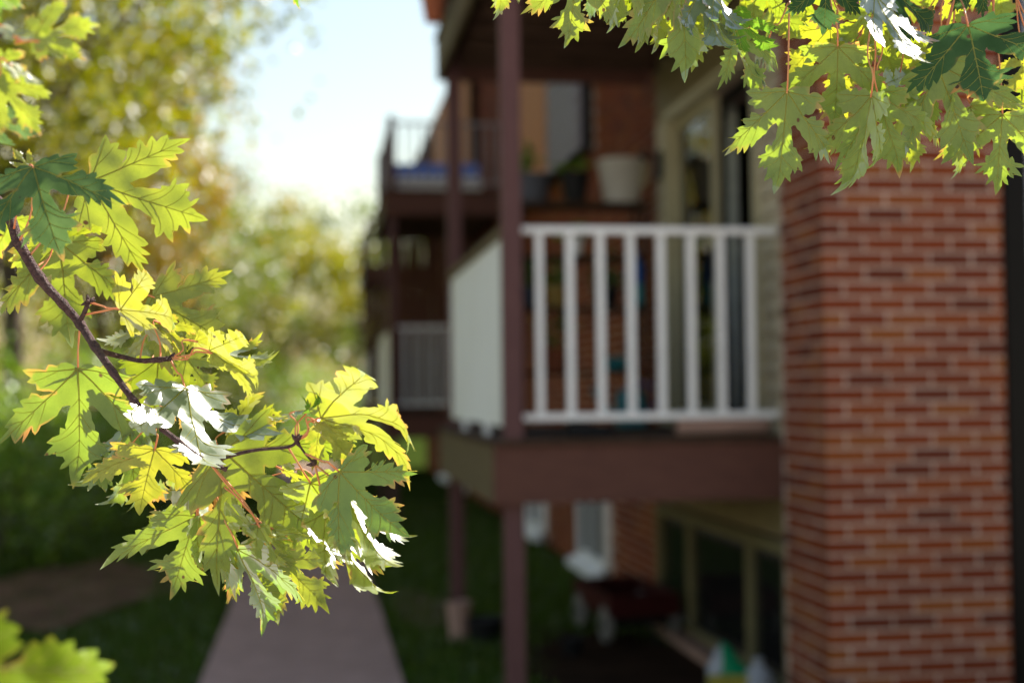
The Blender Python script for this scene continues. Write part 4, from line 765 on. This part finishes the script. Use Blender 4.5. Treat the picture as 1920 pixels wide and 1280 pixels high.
for s_ in (1, -1):
    SEC += [[(0, .42), (s_ * .14, .60), (s_ * .20, .62)], [(0, .52), (s_ * .16, .70), (s_ * .31, .675)], [(0, .66), (s_ * .14, .80), (s_ * .29, .78)], [(0, .80), (s_ * .08, .87), (s_ * .16, .90)], [(0, .28), (s_ * .05, .34), (s_ * .10, .38)],
            [(s_ * .24, .215), (s_ * .36, .27), (s_ * .48, .255)], [(s_ * .34, .30), (s_ * .46, .33), (s_ * .57, .31)], [(s_ * .45, .39), (s_ * .56, .42), (s_ * .65, .39)], [(s_ * .33, .30), (s_ * .37, .42), (s_ * .43, .58)], [(s_ * .45, .40), (s_ * .51, .50), (s_ * .56, .59)], [(s_ * .56, .48), (s_ * .60, .55), (s_ * .63, .64)], [(s_ * .55, .48), (s_ * .65, .50), (s_ * .72, .50)],
            [(s_ * .20, .02), (s_ * .34, .09), (s_ * .48, .125)]]
def leaf_mesh(L_, W_, fold, curl, rnd):
    asym = rnd.uniform(-.07, .07); ph = [rnd.uniform(0, 6.28) for _ in range(6)]; amp = rnd.uniform(.012, .03); drp = rnd.uniform(.02, .22); lob = rnd.uniform(.9, 1.12); tw = rnd.uniform(-.25, .25)
    skew = rnd.uniform(-.06, .06)
    tc_ = rnd.uniform(.2, .9)
    def pos(x, y):
        X = x * W_ * .76 * (1 + asym * (1 if x > 0 else -1)) + skew * y * (1 - y); Y = y
        r2 = x * x
        zz = fold * abs(x) * (1.0 if y > -.05 else .6) * 1.0 - drp * r2 * 1.2
        zz += amp * math.sin(7 * x + ph[0]) * math.sin(6 * y + ph[1]) + amp * .5 * math.sin(17 * x + ph[2]) * math.sin(15 * y + ph[3])
        tip = max(0, math.hypot(x, y) - .72); zz -= tc_ * tip * tip * 3.0
        zz += tw * x * y * .6
        c = curl * .9
        a = c * (Y - .0)
        if abs(c) > 1e-3:
            yy = math.sin(a) / c - zz * math.sin(-a) * -1 * 0 ; z2 = -(1 - math.cos(a)) / c
            yy += zz * math.sin(a); z2 += zz * math.cos(a)
        else: yy, z2 = Y, zz
        return (X * L_, yy * L_, z2 * L_)
    out = []
    for s_ in (1, -1):
        h = []
        for i, (x, y) in enumerate(HALF):
            k = 1 if 0 < i < len(HALF) - 1 else 0
            h.append((s_ * max(0, x + k * rnd.uniform(-.019, .019)) * (lob if y > .2 and x > .3 else 1), y + k * rnd.uniform(-.019, .019)))
        # small teeth on the long edges
        h2 = [h[0]]
        for a, b in zip(h, h[1:]):
            d = math.hypot(b[0] - a[0], b[1] - a[1])
            if d > .075:
                mx_, my_ = (a[0] + b[0]) / 2, (a[1] + b[1]) / 2; nx, ny = (b[1] - a[1]) / d, -(b[0] - a[0]) / d
                q = rnd.uniform(.004, .014); h2.append((mx_ + nx * q * s_, my_ + ny * q * s_))
            h2.append(b)
        out.append(h2)
    loop = out[0] + out[1][-2:0:-1]
    nb = len(loop)
    pts = [Vector(p) for p in loop]; edges = [(i, (i + 1) % nb) for i in range(nb)]
    st = .062
    yy = -.05
    while yy < 1.0:
        xx = -.75
        while xx < .76:
            pts.append(Vector((xx + rnd.uniform(-.012, .012), yy + rnd.uniform(-.012, .012)))); xx += st
        yy += st
    b0 = len(pts)
    for i in range(1, 14): pts.append(Vector((0.0, i * .07)))
    edges += [(b0 + i, b0 + i + 1) for i in range(12)]
    r = geometry.delaunay_2d_cdt(pts, edges, [tuple(range(nb))], 1, 1e-4)
    vs, fs, orig = r[0], r[2], r[3]
    B = np.array([tuple(p) for p in loop]); B2 = np.roll(B, -1, 0); E = B2 - B; EL = (E ** 2).sum(1)
    V = []; rim = []; UV = []; used = {}
    F = []
    for f in fs:
        q = []
        for i in f:
            if i not in used:
                used[i] = len(V); x, y = vs[i]
                V.append(pos(x, y)); UV.append((x, y))
                t_ = np.clip((((x, y) - B) * E).sum(1) / EL, 0, 1); dd = np.sqrt((((x, y) - B - E * t_[:, None]) ** 2).sum(1)).min(); rim.append(max(0, 1 - dd / .05))
            q.append(used[i])
        a, b, c = (vs[i] for i in f[:3])
        if (b - a).cross(c - a) < 0: q = q[::-1]
        F.append(tuple(q))
    nblade = len(F)
    # veins: fine ribs standing proud of both faces
    def strip(line, w0, w1, n):
        P = []
        for i in range(n + 1):
            t_ = i / n; a, b, c = line; P.append(((1 - t_) ** 2 * a[0] + 2 * t_ * (1 - t_) * b[0] + t_ * t_ * c[0], (1 - t_) ** 2 * a[1] + 2 * t_ * (1 - t_) * b[1] + t_ * t_ * c[1]))
        if line in VEINS: P = [(line[0][0] + (line[1][0] * 2 * t * (1 - t) + line[2][0] * t * t), line[1][1] * 2 * t * (1 - t) + line[2][1] * t * t) for t in [i / n for i in range(n + 1)]]
        for hh in (1, -1):
            b = len(V)
            for i, (x, y) in enumerate(P):
                x1, y1 = P[min(i + 1, n)]; x0, y0 = P[max(i - 1, 0)]; d = math.hypot(x1 - x0, y1 - y0) or 1; nx, ny = -(y1 - y0) / d, (x1 - x0) / d; w_ = w0 + (w1 - w0) * i / n
                for k, q in ((-1, .0), (0, 1.0), (1, .0)):
                    c = pos(x + nx * w_ * k, y + ny * w_ * k); up = (.006 * (q * w_ / .008) + .0012) * hh * L_; V.append((c[0], c[1], c[2] + up)); UV.append((x, y)); rim.append(0)
            for i in range(n):
                for k in range(2):
                    q = (b + i * 3 + k, b + i * 3 + k + 1, b + i * 3 + k + 4, b + i * 3 + k + 3); F.append(q if hh > 0 else q[::-1])
    for i, vv in enumerate(VEINS): strip(vv, .0090 if i < 3 else .0065, .0026, 12)
    for vv in SEC: strip(vv, .0038, .0014, 5)
    me = bpy.data.meshes.new('leaf'); me.from_pydata(V, [], F); me.materials.append(ML); me.materials.append(MV)
    me.polygons.foreach_set('material_index', [0] * nblade + [1] * (len(F) - nblade)); me.polygons.foreach_set('use_smooth', [True] * len(F))
    ul = me.uv_layers.new(name='UVMap'); li = np.empty(len(me.loops), np.int32); me.loops.foreach_get('vertex_index', li); ul.data.foreach_set('uv', np.array(UV, np.float32)[li].ravel())
    ra = me.attributes.new('rim', 'FLOAT', 'POINT'); ra.data.foreach_set('value', np.array(rim, np.float32)); me.update()
    return me
TINT = {'Y1': (0.336, 0.396, 0.011), 'Y2': (0.420, 0.431, 0.013), 'G1': (0.168, 0.299, 0.018), 'G2': (0.134, 0.211, 0.054), 'DG': (0.055, 0.114, 0.029), 'OR': (0.504, 0.282, 0.054), 'OL': (.255, .345, .014)}
BL_LABEL = {'L': ('slender bare stemmed maple branch with yellow green leaves, sharp at the left', 1), 'R': ('long maple bough hanging green and silver leaves before the brick pier', 1),
            'A': ('blurred maple sprig at the upper left corner above the sharp branch', 1), 'B': ('single blurred pale green maple leaf at the bottom left corner', 1)}
def smooth_path(pts, k=5):
    o = []
    for i in range(len(pts) - 1):
        p0, p1, p2, p3 = (Vector(pts[max(0, min(len(pts) - 1, j))]) for j in (i - 1, i, i + 1, i + 2))
        for q in range(k):
            t = q / k; o.append(.5 * (2 * p1 + (p2 - p0) * t + (2 * p0 - 5 * p1 + 4 * p2 - p3) * t * t + (3 * p1 - p0 - 3 * p2 + p3) * t ** 3))
    o.append(Vector(pts[-1])); return o
rl = random.Random(5)
for key, paths in BRANCHES.items():
    o0 = Vector(paths[0][0][:3]); br = empty('maple_branch', BL_LABEL[key][0], 'branch', tuple(o0))
    br['group'] = 'maple branches hanging in front of the camera'
    for j, p in enumerate(paths):
        sp = smooth_path([tuple(q) for q in p]); pts = []
        for i, q in enumerate(sp):
            r = q[3] * (1 + (.22 if i % 5 == 0 and j == 0 else 0) + rl.uniform(-.04, .04)); pts.append((q[0] - o0.x, q[1] - o0.y, q[2] - o0.z, r))
        MB().tube(pts, 9).build('stem' if j == 0 else 'twig', MT, br, smooth=True)
        if j:       # knot of buds where the stalks leave the twig
            e = pts[-1]; kb = MB()
            for _ in range(5):
                d = Vector((rl.uniform(-1, 1), rl.uniform(-1, 1), rl.uniform(-.6, 1))).normalized(); kb.tube([(e[0], e[1], e[2], .0022), (e[0] + d.x * .004, e[1] + d.y * .004, e[2] + d.z * .004, .0024), (e[0] + d.x * .009, e[1] + d.y * .009, e[2] + d.z * .009, .0006)], 6)
            kb.build('bud', MT, br, smooth=True)
    for (B, T, Nn, W_, col, fold, curl, node) in LEAVES[key]:
        B = Vector(B); T = Vector(T); ax = (T - B); L_ = ax.length; ax.normalize(); zn = (Vector(Nn) - ax * ax.dot(Vector(Nn))).normalized(); xa = ax.cross(zn)
        # turn the flat frame so that the curled tip still ends at T
        ca = curl * .9; hy, hz = (math.sin(ca) / ca, -(1 - math.cos(ca)) / ca) if ca > 1e-3 else (1, 0); cl = math.hypot(hy, hz); th = math.atan2(hz, hy)
        ay = ax * math.cos(-th) + zn * math.sin(-th); az = zn * math.cos(-th) - ax * math.sin(-th)
        me = leaf_mesh(L_ / cl, W_, fold, curl, rl)
        lf = obj('leaf', me, br); mm = Matrix((xa, ay, az)).transposed().to_4x4(); mm.translation = B - o0; lf.matrix_local = mm
        c = TINT[col]; k = rl.uniform(.85, 1.12); lf.color = (c[0] * k * rl.uniform(.94, 1.06), c[1] * k, c[2] * k, 1)
        nd = mm.inverted() @ (Vector(node) - o0); d = nd.length
        mid = nd * .5 + Vector((0, 0, -.06 * d)) + Vector((rl.uniform(-.05, .05) * d, 0, 0)); near = Vector((0, -.012, 0)) + nd * .12
        pp = smooth_path([(*nd, .0013), (*mid, .00095), (*near, .0010), (0, .002, .0004, .0011)], 4)
        MB().tube([tuple(q) for q in pp], 6).build('petiole', MP, lf, smooth=True)
bpy.context.view_layer.update()
